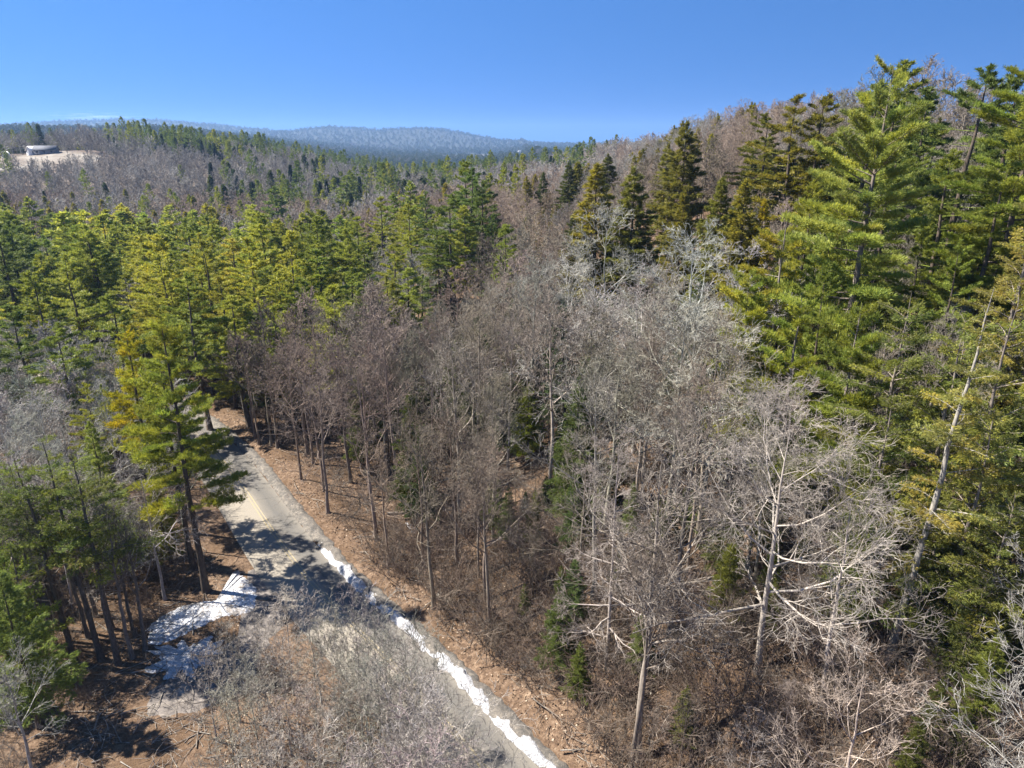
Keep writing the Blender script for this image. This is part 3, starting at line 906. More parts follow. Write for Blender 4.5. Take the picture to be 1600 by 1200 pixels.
KEEP = [(1205, 640, 420, 150, 36), (1450, 560, 460, 90, 44)]        # trees that stand free of the ones before them
named = [
    ('hemlock', 932, 258, 21.2, 'broad yellow green cedar, left of the twin cedars on the slope', HEM, 1.49),
    ('hemlock', 988, 262, 20, 'narrow cedar, right of the twin cedars on the slope', HEM, 1.23),
    ('hemlock', 1072, 192, 22.5, 'tall dark cedar standing against the sky on the slope', (.20, .19, .035), 1.1),
    ('hemlock', 1046, 225, 16.2, 'cedar tucked against the left of the tall sky line cedar', HEM, 1.04),
    ('hemlock', 952, 214, 15, 'round topped conifer on the slope crest left of the tall cedar', (0.121, 0.134, 0.026), 1.43),
    ('hemlock', 890, 246, 15, 'conifer on the slope crest above the bright leaning pine', (0.121, 0.134, 0.029), 1.3),
    ('hemlock', 849, 236, 13.8, 'pointed dark conifer on the far end of the crest', HEM_DK, 1.17),
    ('hemlock', 823, 240, 13.8, 'pointed conifer second from the far end of the crest', HEM, 1.17),
    ('pine', 803, 256, 17, 'bright yellow green pine below the far end of the crest', PINE_LT, 0.8),
    ('hemlock', 1070, 300, 16.2, 'small yellow green cedar above the broad whitish tree', HEM_YEL, 0.91),
    ('hemlock', 1132, 280, 17.5, 'olive cedar between the tall cedar and the big pines', HEM, 1.04),
    ('hemlock', 1168, 285, 17.5, 'olive cedar touching the left of the golden cedar', HEM, 1.17),
    ('hemlock', 1196, 315, 15, 'golden yellow cedar against the big pine', (0.340, 0.300, 0.026), 1.04),
    ('pine', 1243, 150, 22.8, 'olive pine on the crest at upper right, against the sky', (0.186, 0.182, 0.029), 1.55),
    ('pine', 1196, 178, 18, 'lower olive pine at the left shoulder of the crest pine', (0.162, 0.166, 0.026), 1.55),
    ('pine', 1290, 152, 21.6, 'olive pine on the crest behind the huge bright pine', (0.162, 0.166, 0.026), 1.55),
    ('pine', 727, 322, 20, 'lone bright pine in front of the bare slope in the middle', PINE_LT, 0.95),
    ('hemlock', 826, 598, 9.5, 'small dense yellow green hemlock in the middle of the brown woods', (.23, .27, .03), 1.2),
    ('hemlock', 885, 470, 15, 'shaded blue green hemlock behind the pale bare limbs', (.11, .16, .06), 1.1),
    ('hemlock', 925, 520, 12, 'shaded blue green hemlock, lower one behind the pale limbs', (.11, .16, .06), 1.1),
    ('hemlock', 872, 930, 6.5, 'green hemlock sapling at the bottom, left of the slender pale trunk', (.105, .14, .03), 1.1),
    ('hemlock', 905, 1010, 5, 'lowest green hemlock sapling at the foot of the slender pale trunk', (.105, .14, .03), 1.1),
    ('pine', 98, 398, 22, 'bright pine at the left with a pale lit crown', PINE_LT, 1),
    ('pine', 165, 462, 20, 'broad green pine behind the grey bare thicket', PINE, 1.1),
    ('pine', 92, 505, 18, 'lower green pine left of the broad pine', PINE, 1),
    ('pine', 292, 428, 22, 'broad green pine behind the tall roadside pine', PINE, 1),
    ('pine', 388, 372, 24, 'tall yellow green pine right behind the roadside pine', PINE_LT, 0.95),
    ('pine', 452, 362, 24, 'tall yellow green pine in the bright row, second from its left end', PINE_LT, 0.95),
    ('pine', 492, 338, 24, 'tall bright pine in the middle of the bright row', PINE, 0.95),
    ('pine', 546, 346, 23, 'bright pine right of the middle of the bright row', PINE_LT, 0.95),
    ('pine', 594, 306, 23, 'pine with a pointed top in the right half of the bright row', PINE, 0.95),
    ('pine', 638, 318, 21, 'pine beside the pointed one in the bright row', PINE, 0.95),
    ('pine', 664, 300, 19, 'dark pine at the right end of the bright row', PINE_DK, 0.9),
    ('pine', 540, 275, 22, 'large rounded pine behind the bright row', PINE_DK, 1.2),
    ('pine', 432, 292, 22, 'large green pine at the back of the valley woods', PINE_DK, 1.2),
    ('pine', 38, 310, 20, 'pine at the far left back of the valley woods', PINE, 1.1),
    ('pine', 1372, 128, 24, 'olive pine between the huge bright pine and the crest', (.17, .20, .04), 1.5),
    ('pine', 1412, 96, 25, 'tall pine top right of the huge bright pine', (.19, .225, .04), 1.5),
    ('pine', 1455, 138, 23, 'pine filling the gap between the two huge pines', (.16, .195, .04), 1.5),
    ('pine', 1545, 105, 25, 'pine behind the darker right edge pine', (.17, .21, .04), 1.5),
    ('pine', 1592, 120, 23, 'pine at the very right edge behind the darker one', (.19, .22, .04), 1.5),
    ('pine', 1405, 215, 21, 'lower pine in the wall of evergreens right of the huge bright pine', (.20, .235, .045), 1.4),
    ('pine', 1490, 235, 20, 'lower pine in the middle of the evergreen wall at right', (.18, .22, .04), 1.4),
    ('pine', 1575, 250, 20, 'lower pine at the right end of the evergreen wall', (.20, .235, .045), 1.4),
    ('pine', 395, 440, 19, 'lowest left pine of the bright row, beside the road bend', PINE, 1.0),
    ('pine', 432, 425, 20, 'bright pine low in the bright row above the litter bank', PINE_LT, 1.0),
    ('pine', 472, 405, 21, 'tall pine low in the middle of the bright row', PINE, 1.0),
    ('pine', 508, 452, 19, 'lowest bright pine of the bright row, its boughs over the pale cottage roof', PINE_LT, 1.05),
    ('pine', 545, 418, 20, 'bright pine low in the right half of the bright row', PINE, 1.0),
    ('pine', 580, 455, 17, 'lowest right pine of the bright row beside the brown woods', PINE_DK, .95),
    ('pine', 615, 372, 20, 'green pine low at the right end of the bright row', PINE, .95),
    ('pine', 684, 330, 19, 'green pine just left of the lone bright pine', PINE, .95),
    ('pine', 768, 335, 17, 'small green pine just right of the lone bright pine', PINE_DK, .9),
    ('pine', 42, 425, 21, 'green pine at the left edge in front of the valley woods', PINE, 1.0),
    ('pine', 15, 475, 19, 'lower green pine at the very left edge', PINE_DK, 1.0),
    ('pine', 246, 398, 22, 'green pine above the broad pine, left of the roadside pine top', PINE_LT, 1.0),
    ('pine', 332, 352, 23, 'tall green pine straight above the roadside pine', PINE, 1.0),
    ('pine', 205, 355, 22, 'bright pine in the valley above the golden conifer', PINE_LT, 1.0),
    ('spruce', 138, 366, 14, 'narrow dark spruce in the valley at left', SPRUCE, 0.9),
    ('spruce', 122, 374, 12, 'shorter dark spruce beside the narrow one', SPRUCE, 0.9),
]
for kind, px, py, h, lab, leaf, wd in named:
    if kind == 'pine' and px < 760: wd *= 1.4
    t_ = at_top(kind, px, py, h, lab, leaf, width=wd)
    dist = t_.location.length
    if (py < 330 and px < 1320) or px == 826: KEEP.append((px, py, FPX * h / dist * (.72 if kind == 'hemlock' else .5), FPX * h * .16 * wd / dist, math.hypot(t_.location.x, t_.location.y)))

# leaning thick trunks lower left: green hemlocks
for k, (px, py, h, lab, leaf) in enumerate((
        (118, 1040, 18, 'hemlock with a thick dark trunk at the lower left, left one of the trunk cluster', (0.121, 0.158, 0.029)),
        (160, 1035, 19, 'hemlock with a thick trunk in the middle of the lower left cluster', (.19, .235, .045)),
        (185, 1040, 18, 'hemlock on the right of the lower left trunk cluster', (.19, .225, .045)),
        (20, 1050, 13, 'bright green hemlock in the lower left corner', (.25, .31, .05)),
        (62, 1065, 12, 'green hemlock next to the one in the lower left corner', (.23, .29, .045)))):
    x, y = ground(px, py)
    big_conifer('hemlock_tree', 'hemlock', lab, x, y, h, leaf, (.11, .095, .08), 60 + k, kind='hemlock', cb=.50 if k < 3 else .15, rm=.21, gap=.045, keep=.72, lean=(.02 * (k - 2), 0), r0=.0125)

# grey brush whose twig tops cover the road at the bottom
for k, (px, py, h) in enumerate(((350, 965, 9), (398, 935, 10), (436, 905, 10), (482, 912, 10.5), (524, 922, 11), (566, 938, 11.5), (604, 958, 12.5), (378, 1005, 9.5), (430, 985, 10), (472, 968, 10.5),
                               (515, 982, 11.5), (560, 996, 12), (612, 1020, 13.5), (340, 1050, 9.5), (404, 1058, 10.5), (462, 1045, 11), (530, 1058, 12), (590, 1070, 13), (640, 1090, 14),
                               (500, 1120, 12), (420, 1130, 11), (580, 1150, 13), (350, 1130, 10), (310, 1000, 8.5), (585, 955, 13.5), (618, 985, 14), (655, 1040, 15), (560, 1030, 13), (600, 940, 17), (640, 985, 17), (572, 912, 15), (664, 1035, 18), (695, 1095, 19), (622, 1055, 17), (545, 900, 13), (640, 1120, 17))):
    x, y = topped(px, py, h)
    dd, sd = road_dist(x, y)
    if dd[0] < 4.6 or sd[0] > 0:
        i = int(np.argmin(np.hypot(ROAD_C[:, 0] - x, ROAD_C[:, 1] - y)))
        x, y = ROAD_C[i] - ROAD_R[i] * 4.8
    big_bare('bare_tree', 'bare tree', 'grey many twigged bare sapling in the clump hiding the road at the bottom', x, y, h * .92, tint(rgT, (.30, .268, .225), .12), 80 + k,
             (5, 4, 3), dict(limbs=15, el0=.45, el1=1.1, len=.36, up=1.25, flat=.9), .012, fork=.2, r0=.06)['group'] = 'grey saplings hiding the road at the bottom'

# ------------------------------------------------------------------ the rest of the near woods, tree by tree
rs = random.Random(77)
road_pts = ROAD_C

def free(x, y, r):
    for a, b, c in taken:
        if (a - x) ** 2 + (b - y) ** 2 < (.5 * (c + r)) ** 2: return False
    return True

cand = []
yy = 20.0
while yy < 330:
    sp = 3.6 if yy < 95 else (4.4 if yy < 190 else 5.6)
    xm = yy * .92 + 12
    for xx in np.arange(-xm, xm, sp):
        cand.append((xx + rs.uniform(-.45, .45) * sp, yy + rs.uniform(-.45, .45) * sp))
    yy += sp
cx = np.array(cand)
cd, cs = road_dist(cx[:, 0], cx[:, 1])
cz = height(cx[:, 0], cx[:, 1])
far_pts = {'pine': [], 'bare': [], 'hemlock': [], 'spruce': []}
plan = []
for (x, y), d, sd, z in zip(cand, cd, cs, cz):
    px, py = project(x, y, z + 8)
    gpx, gpy = project(x, y, z)
    e = x + .25 * y
    if d < 5.6: continue
    thin = e < 28 and y > 87 and y < 230 and rs.random() < .36
    left = sd < 0
    k = None
    n1 = float(wob(x, y, 17, 5)); n2 = float(wob(x, y, 30, 6)); q = rs.random()
    if left and y < 118:
        if d < 7.5 and y < 62: continue
        if gpx < -150 and y < 75: continue
        if y < 62:                              # lower left
            if x > -27 and y < 55: continue     # driveway and snow
            if y < 36 and x > -26: continue
            if y < 46 and rs.random() < .6: continue
            k = ('hemlock', rs.uniform(10, 14), (.21, .25, .05)) if q < .22 else ('bare', rs.uniform(9, 14), BK_GREY)
            zone = 0
        elif y < 98:
            if x > -30 and y < 66: continue
            k = ('bare', rs.uniform(10, 15.5), BK_GREY) if q < .90 else ('pine', rs.uniform(10, 15), PINE)
            zone = 1
        else:
            k = ('pine', rs.uniform(15, 22), PINE_LT) if q < .7 else ('bare', rs.uniform(11, 15), BK_GREY)
            zone = 2
    elif e < 28 and y > (102 if x > -20 else 87) and y < 225 + 12 * n2:                    # valley pine belt
        pr = .76 + .28 * n2
        if q < pr: k = ('pine', rs.uniform(13, 25) * (1 - .25 * max(0, (y - 150) / 80)), PINE_LT if n1 > .1 else (PINE if n1 > -.45 else PINE_DK))
        elif q < pr + .06: k = ('spruce', rs.uniform(10, 15), SPRUCE)
        else: k = ('bare', rs.uniform(12, 16), BK_GREY)
        zone = 3
    elif d < 13 and y > 34 and y < 110 and x < 12:     # bank above the road
        if q < .33: continue
        k = ('bare', rs.uniform(13, 20), (.20, .16, .125)) if q < .93 else ('hemlock', rs.uniform(4, 8), (0.097, 0.118, 0.039))
        zone = 4
    elif px > 1130 and y < 100:                # under the big pines
        if q < (.26 if y < 50 else .45): k = ('hemlock', rs.uniform(4, 8) if y < 52 else rs.uniform(9, 16), (.13, .15, .036))
        elif q < .60 and y > 46: k = ('pine', rs.uniform(13, 20), PINE)
        else: k = ('bare', rs.uniform(9, 14), (.28, .245, .20))
        zone = 5
    elif y < 118:                              # brown woods in the middle
        if q < .27: k = ('hemlock', rs.uniform(7, 15), (0.097, 0.130, 0.036))
        else: k = ('bare', rs.uniform(14, 23) * (1 - .2 * max(0, min(1, (y - 70) / 40))), rs.choice((BK_BROWN, BK_BROWN, (.275, .238, .19), (.20, .185, .145), (.18, .145, .115))))
        zone = 6
    elif left:                                 # foot of the ridge across the valley
        k = ('hemlock', rs.uniform(9, 14), HEM_DK) if q < .2 + .25 * n2 else ('bare', rs.uniform(10, 14), BK_GREY)
        zone = 8
    else:                                      # upper slope
        if q < .12 + .10 * n2: k = ('hemlock', rs.uniform(10, 15), HEM)
        elif q < .16: k = ('pine', rs.uniform(12, 17), PINE)
        else: k = ('bare', rs.uniform(11, 15), BK_PINK if n1 < .2 else (.33, .28, .25))
        zone = 7
    if thin and zone in (2, 3): k = ('bare', rs.uniform(7, 11), BK_GREY)
    if not free(x, y, 2.2 if y < 95 else 2.6): continue
    # keep the road and its litter bank in sight
    tx, ty = project(x, y, z + k[1])
    if left and 330 < tx < 520 and ty < 890 and y < 75: continue
    r_ = math.hypot(x, y)
    hid = lambda ty_: any(r_ < q_[4] - 1 and abs(tx - q_[0]) < q_[3] + 6 and ty_ < q_[1] + q_[2] for q_ in KEEP)
    if hid(ty):
        hh = rs.uniform(3.5, 6.5)
        if hid(project(x, y, z + hh)[1]): continue
        k = (k[0], hh, k[2])
    plan.append((k[0], x, y, k[1], k[2], zone, px))
# saplings and small trees standing under them
yy = 24.0
while yy < 108:
    for xx in np.arange(-.3 * yy, yy * .86 + 6, 2.6):
        x, y = xx + rs.uniform(-1.4, 1.4), yy + rs.uniform(-1.4, 1.4)
        d, sd = road_dist(x, y)
        if sd[0] < 0 or d[0] < 9 or x + .25 * y < 12: continue
        q = rs.random(); hh = rs.uniform(2.5, 6.5); z = H1(x, y)
        px, py = project(x, y, z + hh)
        if not free(x, y, 1.2): continue
        if any(math.hypot(x, y) < q_[4] - 1 and abs(px - q_[0]) < q_[3] and py < q_[1] + q_[2] for q_ in KEEP): continue
        zone = 9
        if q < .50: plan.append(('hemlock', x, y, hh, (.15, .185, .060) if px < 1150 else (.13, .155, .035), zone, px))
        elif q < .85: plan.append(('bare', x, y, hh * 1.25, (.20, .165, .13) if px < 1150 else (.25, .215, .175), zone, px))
    yy += 3.0

ZD = {'hemlock': ('green hemlock', 'grey thicket hemlock', 'hemlock', 'hemlock', 'small hemlock', 'yellow green hemlock', 'shaded hemlock', 'olive conifer', 'dark conifer', 'hemlock sapling'),
      'bare': ('grey bare tree', 'lichen grey bare tree', 'bare tree', 'grey bare tree', 'thin trunked bare tree', 'pale bare tree', 'brown bare tree', 'pinkish bare tree', 'far grey bare tree', 'small bare tree'),
      'pine': ('pine', 'young pine', 'green pine', 'bright pine', 'pine', 'smaller pine', 'pine', 'pine', 'pine', 'pine'), 'spruce': ('dark spruce',) * 10}
MARKS = (('roadside pine', 300, 600), ('snow patch', 310, 960), ('golden conifer', 222, 560), ('broad pine behind the thicket', 165, 520), ('lone bright pine', 727, 390),
         ('twin cedars', 960, 310), ('sky line cedar', 1072, 250), ('golden cedar', 1196, 350), ('olive crest pine', 1243, 200), ('huge bright pine', 1330, 350),
         ('darker right edge pine', 1500, 330), ('leaning pale trunk', 1450, 800), ('radiating pale tree', 1205, 800), ('slender pale trunk', 948, 850),
         ('whitish spreading tree', 955, 430), ('small dense hemlock', 826, 650), ('bend of the road', 370, 690), ('lower snow bank', 620, 960), ('bright pine row', 492, 400),
         ('narrow dark spruce', 138, 400), ('far left back pine', 38, 340), ('large rounded pine', 540, 310), ('pointed crest conifers', 840, 250), ('pale roofed cottage', 490, 530),
         ('small snow patch', 640, 826), ('bright leaning pine', 800, 290), ('pale log', 693, 940), ('fallen gully trunk', 720, 690), ('lowest hemlock sapling', 905, 1000),
         ('trunk cluster at lower left', 160, 960), ('whitish broad tree', 1085, 430), ('layered bright pine', 1245, 520))
ORD = ('first', 'second', 'third', 'fourth', 'fifth', 'sixth', 'seventh', 'eighth', 'ninth', 'tenth', 'eleventh', 'twelfth')
ZG = {z: g for z, g in enumerate(('lower left trees', 'grey thicket left of the roadside pine', 'trees at the back of the grey thicket', 'valley evergreen belt',
                                  'trees on the litter bank', 'trees under the big pines', 'brown woods in the middle', 'upper slope woods', 'far side of the valley', 'saplings under the woods'))}
plan.sort(key=lambda t: -t[3] / math.hypot(t[1], t[2]))          # those that show largest first
LIMIT = {'bare': 300 - 43 - 17, 'pine': 300 - 56, 'hemlock': 300 - 48, 'spruce': 200}
used = {k: 0 for k in LIMIT}
PLUR = {'bare': 'bare trees', 'pine': 'pines', 'hemlock': 'conifers', 'spruce': 'spruces'}
single, keyed = [], {}
for t in plan:
    kind, x, y, h, c, zone, px = t
    tx, ty = project(x, y, H1(x, y) + h * .75)
    if used[kind] >= LIMIT[kind] or (kind == 'spruce' and y > 230) or not (-60 < tx < 1660 and ty < 1260):
        far_pts[kind].append((x, y, h, c)); continue
    used[kind] += 1
    mk = min(MARKS, key=lambda q: math.hypot(q[1] - tx, q[2] - ty))
    dx, dy = tx - mk[1], ty - mk[2]
    rel = ('left of' if dx < 0 else 'right of') if abs(dx) > abs(dy) else ('above' if dy < 0 else 'below')
    key = (ZD[kind][zone], rel, mk[0])
    keyed.setdefault(key, []).append((tx, len(single)))
    single.append((t, key))
names_ = {}
for key, arr in keyed.items():
    arr.sort()
    n_ = len(arr)
    for i, (_, j) in enumerate(arr):
        d_, rel, mk = key
        if n_ == 1: names_[j] = '%s %s the %s' % (d_, rel, mk) if len(d_.split()) + len(rel.split()) + len(mk.split()) > 3 else 'single %s %s the %s' % (d_, rel, mk)
        elif n_ == 2: names_[j] = '%s one of two %ss %s the %s' % (('left', 'right')[i], d_, rel, mk)
        elif i == 0: names_[j] = 'leftmost %s %s the %s' % (d_, rel, mk)
        elif i == n_ - 1: names_[j] = 'rightmost %s %s the %s' % (d_, rel, mk)
        elif i < 12: names_[j] = '%s %s from the left %s the %s' % (ORD[i], d_, rel, mk)
        elif n_ - i <= 12: names_[j] = '%s %s from the right %s the %s' % (ORD[n_ - 1 - i], d_, rel, mk)
        else: names_[j] = '%s amid the row %s the %s' % (d_, rel, mk)
for j, ((kind, x, y, h, c, zone, px), key) in enumerate(single):
    col_ = tint(rs, c, .13)
    grp = PLUR[kind] + ' of the ' + ZG[zone]
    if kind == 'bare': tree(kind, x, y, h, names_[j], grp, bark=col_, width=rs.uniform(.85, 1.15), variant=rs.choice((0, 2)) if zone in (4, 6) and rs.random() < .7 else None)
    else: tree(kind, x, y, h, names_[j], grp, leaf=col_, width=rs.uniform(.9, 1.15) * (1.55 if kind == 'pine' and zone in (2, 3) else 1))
print('near woods:', used, {k: len(v) for k, v in far_pts.items()})

# ------------------------------------------------------------------ far woods: one mass, instanced with geometry nodes
def mass(name, label, pts, protos):
    """pts: x, y, z, scale, prototype index"""
    P = np.array(pts, float)
    me = bpy.data.meshes.new(name)
    me.vertices.add(len(P)); me.vertices.foreach_set('co', P[:, :3].astype(np.float32).ravel())
    for nm, ty, data in (('tree_size', 'FLOAT', P[:, 3]), ('tree_turn', 'FLOAT', np.random.RandomState(2).uniform(0, 6.28, len(P)))):
        a = me.attributes.new(nm, ty, 'POINT'); a.data.foreach_set('value', data.astype(np.float32))
    a = me.attributes.new('tree_kind', 'INT', 'POINT'); a.data.foreach_set('value', P[:, 4].astype(np.int32))
    o = obj(name, me); o['kind'] = 'stuff'; o['label'] = label
    ng = bpy.data.node_groups.new(name, 'GeometryNodeTree')
    ng.interface.new_socket('Geometry', in_out='INPUT', socket_type='NodeSocketGeometry')
    ng.interface.new_socket('Geometry', in_out='OUTPUT', socket_type='NodeSocketGeometry')
    N, L = ng.nodes, ng.links
    gi, go_ = N.new('NodeGroupInput'), N.new('NodeGroupOutput')
    iop = N.new('GeometryNodeInstanceOnPoints'); iop.inputs['Pick Instance'].default_value = True
    jn = N.new('GeometryNodeJoinGeometry')
    for pr in reversed(protos):
        oi = N.new('GeometryNodeObjectInfo'); oi.inputs['Object'].default_value = pr; oi.inputs['As Instance'].default_value = True
        L.new(oi.outputs['Geometry'], jn.inputs[0])
    L.new(jn.outputs[0], iop.inputs['Instance'])
    L.new(gi.outputs[0], iop.inputs['Points'])
    def attr(nm, ty):
        q = N.new('GeometryNodeInputNamedAttribute'); q.data_type = ty; q.inputs['Name'].default_value = nm
        return q.outputs['Attribute']
    L.new(attr('tree_kind', 'INT'), iop.inputs['Instance Index'])
    L.new(attr('tree_size', 'FLOAT'), iop.inputs['Scale'])
    cb = N.new('ShaderNodeCombineXYZ'); L.new(attr('tree_turn', 'FLOAT'), cb.inputs[2]); L.new(cb.outputs[0], iop.inputs['Rotation'])
    L.new(iop.outputs[0], go_.inputs[0])
    md = o.modifiers.new('scatter', 'NODES'); md.node_group = ng
    return o

FIXED = {}
def proto(name, me, color):
    """one tree shape in one colour, to be instanced in a mass"""
    me = me.copy()
    for i, m_ in enumerate(list(me.materials)):
        leafy = m_ == M_NEEDLE
        c = color if leafy or len(me.materials) == 1 else BK_PINE
        k = (leafy, c)
        if k not in FIXED: FIXED[k] = foliage_mat('mass_needles', c) if leafy else bark_mat('mass_bark', 1.0, c)
        me.materials[i] = FIXED[k]
    return bpy.data.objects.new(name, me)

PB = [bare_meshes('bare_distant', 120 + i, 15, (5, 3), f, .085, .25, 4, whole=True) for i, f in enumerate((UPRIGHT, ROUND, ROUND, WIDE))]
PP = [conifer_meshes('pine_distant', 130 + i, 22, 'pine', 5, .95, .30, 1.7, 4, whole=True) for i in range(3)]
PH = [conifer_meshes('hemlock_distant', 140 + i, 16, 'hemlock', 5, .85, .30, 2.2, 4, whole=True) for i in range(3)]
PS = [conifer_meshes('spruce_distant', 150 + i, 16, 'spruce', 5, .85, .30, 2.4, 4, whole=True) for i in range(2)]
G1, G2, G3, G4 = (.29, .268, .235), (.32, .28, .235), (.22, .20, .178), (.34, .32, .285)
protos_bare = [proto('bare_proto', m_, c) for c in (G1, G2, G3, G4, BK_PINK) for m_ in PB]
protos_green = ([proto('pine_proto', m_, c) for c in (PINE, PINE_DK, PINE_LT) for m_ in PP] + [proto('hemlock_proto', m_, c) for c in (HEM, HEM_DK) for m_ in PH] +
                [proto('spruce_proto', m_, c) for c in (SPRUCE,) for m_ in PS])
protos_bare += [proto('bare_proto', m_, c) for c in (BK_GREY, BK_BROWN, BK_PINK) for m_ in
                [bare_meshes('bare_middle', 160 + i, 16, (6, 5, 2), f, .026, .36, 5, whole=True) for i, f in enumerate((UPRIGHT, ROUND, UPRIGHT, ROUND))]]
protos_bare += [proto('bare_proto', m_, c) for c in (BK_GREY, BK_BROWN) for m_ in
                [bare_meshes('bare_close', 170 + i, 16, (7, 5, 3), f, .0125, .38, 6, whole=True) for i, f in enumerate((UPRIGHT, ROUND, UPRIGHT))]]
protos_green += [proto('pine_proto', m_, c) for c in (PINE, PINE_DK, PINE_LT) for m_ in [conifer_meshes('pine_middle', 180 + i, 22, 'pine', 10, .42, .075, 13, 5, whole=True) for i in range(3)]]
protos_green += [proto('hemlock_proto', m_, c) for c in (HEM, HEM_DK) for m_ in [conifer_meshes('hemlock_middle', 190 + i, 16, 'hemlock', 10, .42, .075, 13, 5, whole=True) for i in range(3)]]
def squat(me, k):
    me = me.copy(); me.transform(__import__('mathutils').Matrix.Diagonal((k, k, .8, 1))); return me
FAR_G, FAR_B = len(protos_green), len(protos_bare)
protos_green += [proto('far_canopy_proto', squat(m_, 2.1), c) for c in ((.070, .095, .038), (.09, .108, .04), (.06, .082, .036)) for m_ in PP[:2] + PH[:2]]
protos_bare += [proto('far_canopy_proto', squat(m_, 1.9), c) for c in ((.20, .175, .15), (.16, .14, .125)) for m_ in PB[1:3]]
def green_index(kind, c):
    if kind == 'pine': return 3 * (0 if c == PINE else (1 if c == PINE_DK else 2)) + rs.randrange(3)
    if kind == 'hemlock': return 9 + (0 if c == HEM or (isinstance(c, tuple) and c[0] > .16) else 3) + rs.randrange(3)
    return 15 + rs.randrange(2)

mb, mg = [], []
def zof(arr):
    return height(np.array([a[0] for a in arr]), np.array([a[1] for a in arr])) - .2
for kind, arr in far_pts.items():
    if not arr: continue
    for (x, y, h, c), z in zip(arr, zof(arr)):
        near = math.hypot(x, y) < 210
        if kind == 'bare':
            ci = 2 if c == BK_PINK else (0 if c == BK_GREY or c[0] > .27 else 1)
            if math.hypot(x, y) < 80 and ci < 2: mb.append((x, y, z, h / 16, 32 + 3 * ci + rs.randrange(3)))
            elif near: mb.append((x, y, z, h / 16, 20 + 4 * ci + rs.randrange(4)))
            else: mb.append((x, y, z, h / 15, (16 if ci == 2 else rs.choice((0, 4, 12))) + rs.randrange(4)))
        else:
            gi_ = green_index(kind, c)
            if near and gi_ < 15: gi_ = 17 + gi_
            mg.append((x, y, z, h / (22 if kind == 'pine' else 16), gi_))

# clearing with the farm on the ridge across the valley
FARM = (-296.0, 462.0)
def in_clearing(x, y):
    return ((x - FARM[0]) / 46) ** 2 + ((y - FARM[1] + 22) / 46) ** 2 < 1

cand = []
yy = 330.0
while yy < 1150:
    sp = 6.6 if yy < 700 else 10
    for xx in np.arange(-yy * .86 - 20, yy * .86 + 20, sp):
        if xx > yy * .30 + 40 and yy > 450: continue
        cand.append((xx + rs.uniform(-.5, .5) * sp, yy + rs.uniform(-.5, .5) * sp))
    yy += sp
ca = np.array(cand); zz = height(ca[:, 0], ca[:, 1]) - .2
n1 = wob(ca[:, 0], ca[:, 1], 38, 7) + .6 * wob(ca[:, 0], ca[:, 1], 15, 8); rr = np.hypot(ca[:, 0], ca[:, 1])
for (x, y), z, nn, r_ in zip(cand, zz, n1, rr):
    if in_clearing(x, y): continue
    a = x / y
    pg = .17 + .40 * nn
    if r_ > 590 and x < -.1 * y: pg += .20                  # evergreen crest
    if a > .02: pg -= .12
    if a < -.5: pg -= .10
    if rs.random() < pg:
        mg.append((x, y, z, rs.uniform(.65, 1.15), green_index(*rs.choice((('hemlock', HEM_DK), ('hemlock', HEM_DK), ('spruce', 0), ('pine', PINE_DK), ('pine', PINE_DK), ('pine', PINE))))))
    else:
        mb.append((x, y, z, rs.uniform(.7, 1.1), rs.choice((0, 4, 8, 12)) + rs.randrange(4) if a < 0 else rs.choice((4, 12, 16)) + rs.randrange(4)))
# the second ridge and the blue hill
cand = []
yy = 1150.0
while yy < 6500:
    sp = 13 + (yy - 1150) * .0062
    for xx in np.arange(-yy * .80 - 20, yy * .34 + 20, sp):
        cand.append((xx + rs.uniform(-.5, .5) * sp, yy + rs.uniform(-.5, .5) * sp))
    yy += sp * 1.15
ca = np.array(cand); zz = height(ca[:, 0], ca[:, 1]) - .2
n1 = wob(ca[:, 0], ca[:, 1], 150, 7) + .6 * wob(ca[:, 0], ca[:, 1], 60, 8)
FIELD2 = (-95.0, 2900.0, 190.0, 420.0)
for (x, y), z, nn in zip(cand, zz, n1):
    if ((x - FIELD2[0]) / FIELD2[2]) ** 2 + ((y - FIELD2[1]) / FIELD2[3]) ** 2 < 1: continue
    s = .95 + (y - 1150) / 9000.0
    if rs.random() < .66 + .3 * nn: mg.append((x, y, z - 2 * (s - 1), s * rs.uniform(.6, 1.1), FAR_G + rs.randrange(12)))
    else: mb.append((x, y, z - 2 * (s - 1), s * rs.uniform(.7, 1.1), FAR_B + rs.randrange(4)))
print('far woods:', len(mb), len(mg))
mass('distant_bare_woods', 'grey brown leafless woods covering the far slopes', mb, protos_bare)
mass('distant_evergreen_woods', 'dark evergreen trees scattered over the far slopes', mg, protos_green)

# undergrowth near by
def shrub_proto(seed):
    rg = random.Random(seed); out = []
    def g(p, d, L, r, lev):
        q = p + d * L
        out.append((*p, *q, r, r * .6))
        if lev == 0: return
        for _ in range(3):
            d2 = Vector((d.x + rg.gauss(0, .5), d.y + rg.gauss(0, .5), d.z + rg.gauss(0, .25))).normalized()
            g(p.lerp(q, rg.uniform(.5, 1)), d2, L * rg.uniform(.5, .8), r * .6, lev - 1)
    for _ in range(7):
        g(Vector((rg.gauss(0, .25), rg.gauss(0, .25), 0)), Vector((rg.gauss(0, .4), rg.gauss(0, .4), 1)).normalized(), rg.uniform(.5, 1.0), .014, 3)
    v, f = prisms(out, 3)
    return mesh_from('shrub', [(v, f, 0)], [M_BARK])
sp_ = [proto('shrub_proto', shrub_proto(s), c) for s, c in ((1, (.19, .15, .115)), (2, (.22, .20, .175)), (3, (.21, .155, .12)))]
us = []
for _ in range(5200):
    y = rs.uniform(24, 125); x = rs.uniform(-.85 * y - 5, .85 * y + 5)
    us.append((x, y))
rawu = list(us); ua = np.array(us); ud, usd = road_dist(ua[:, 0], ua[:, 1]); uz = height(ua[:, 0], ua[:, 1])
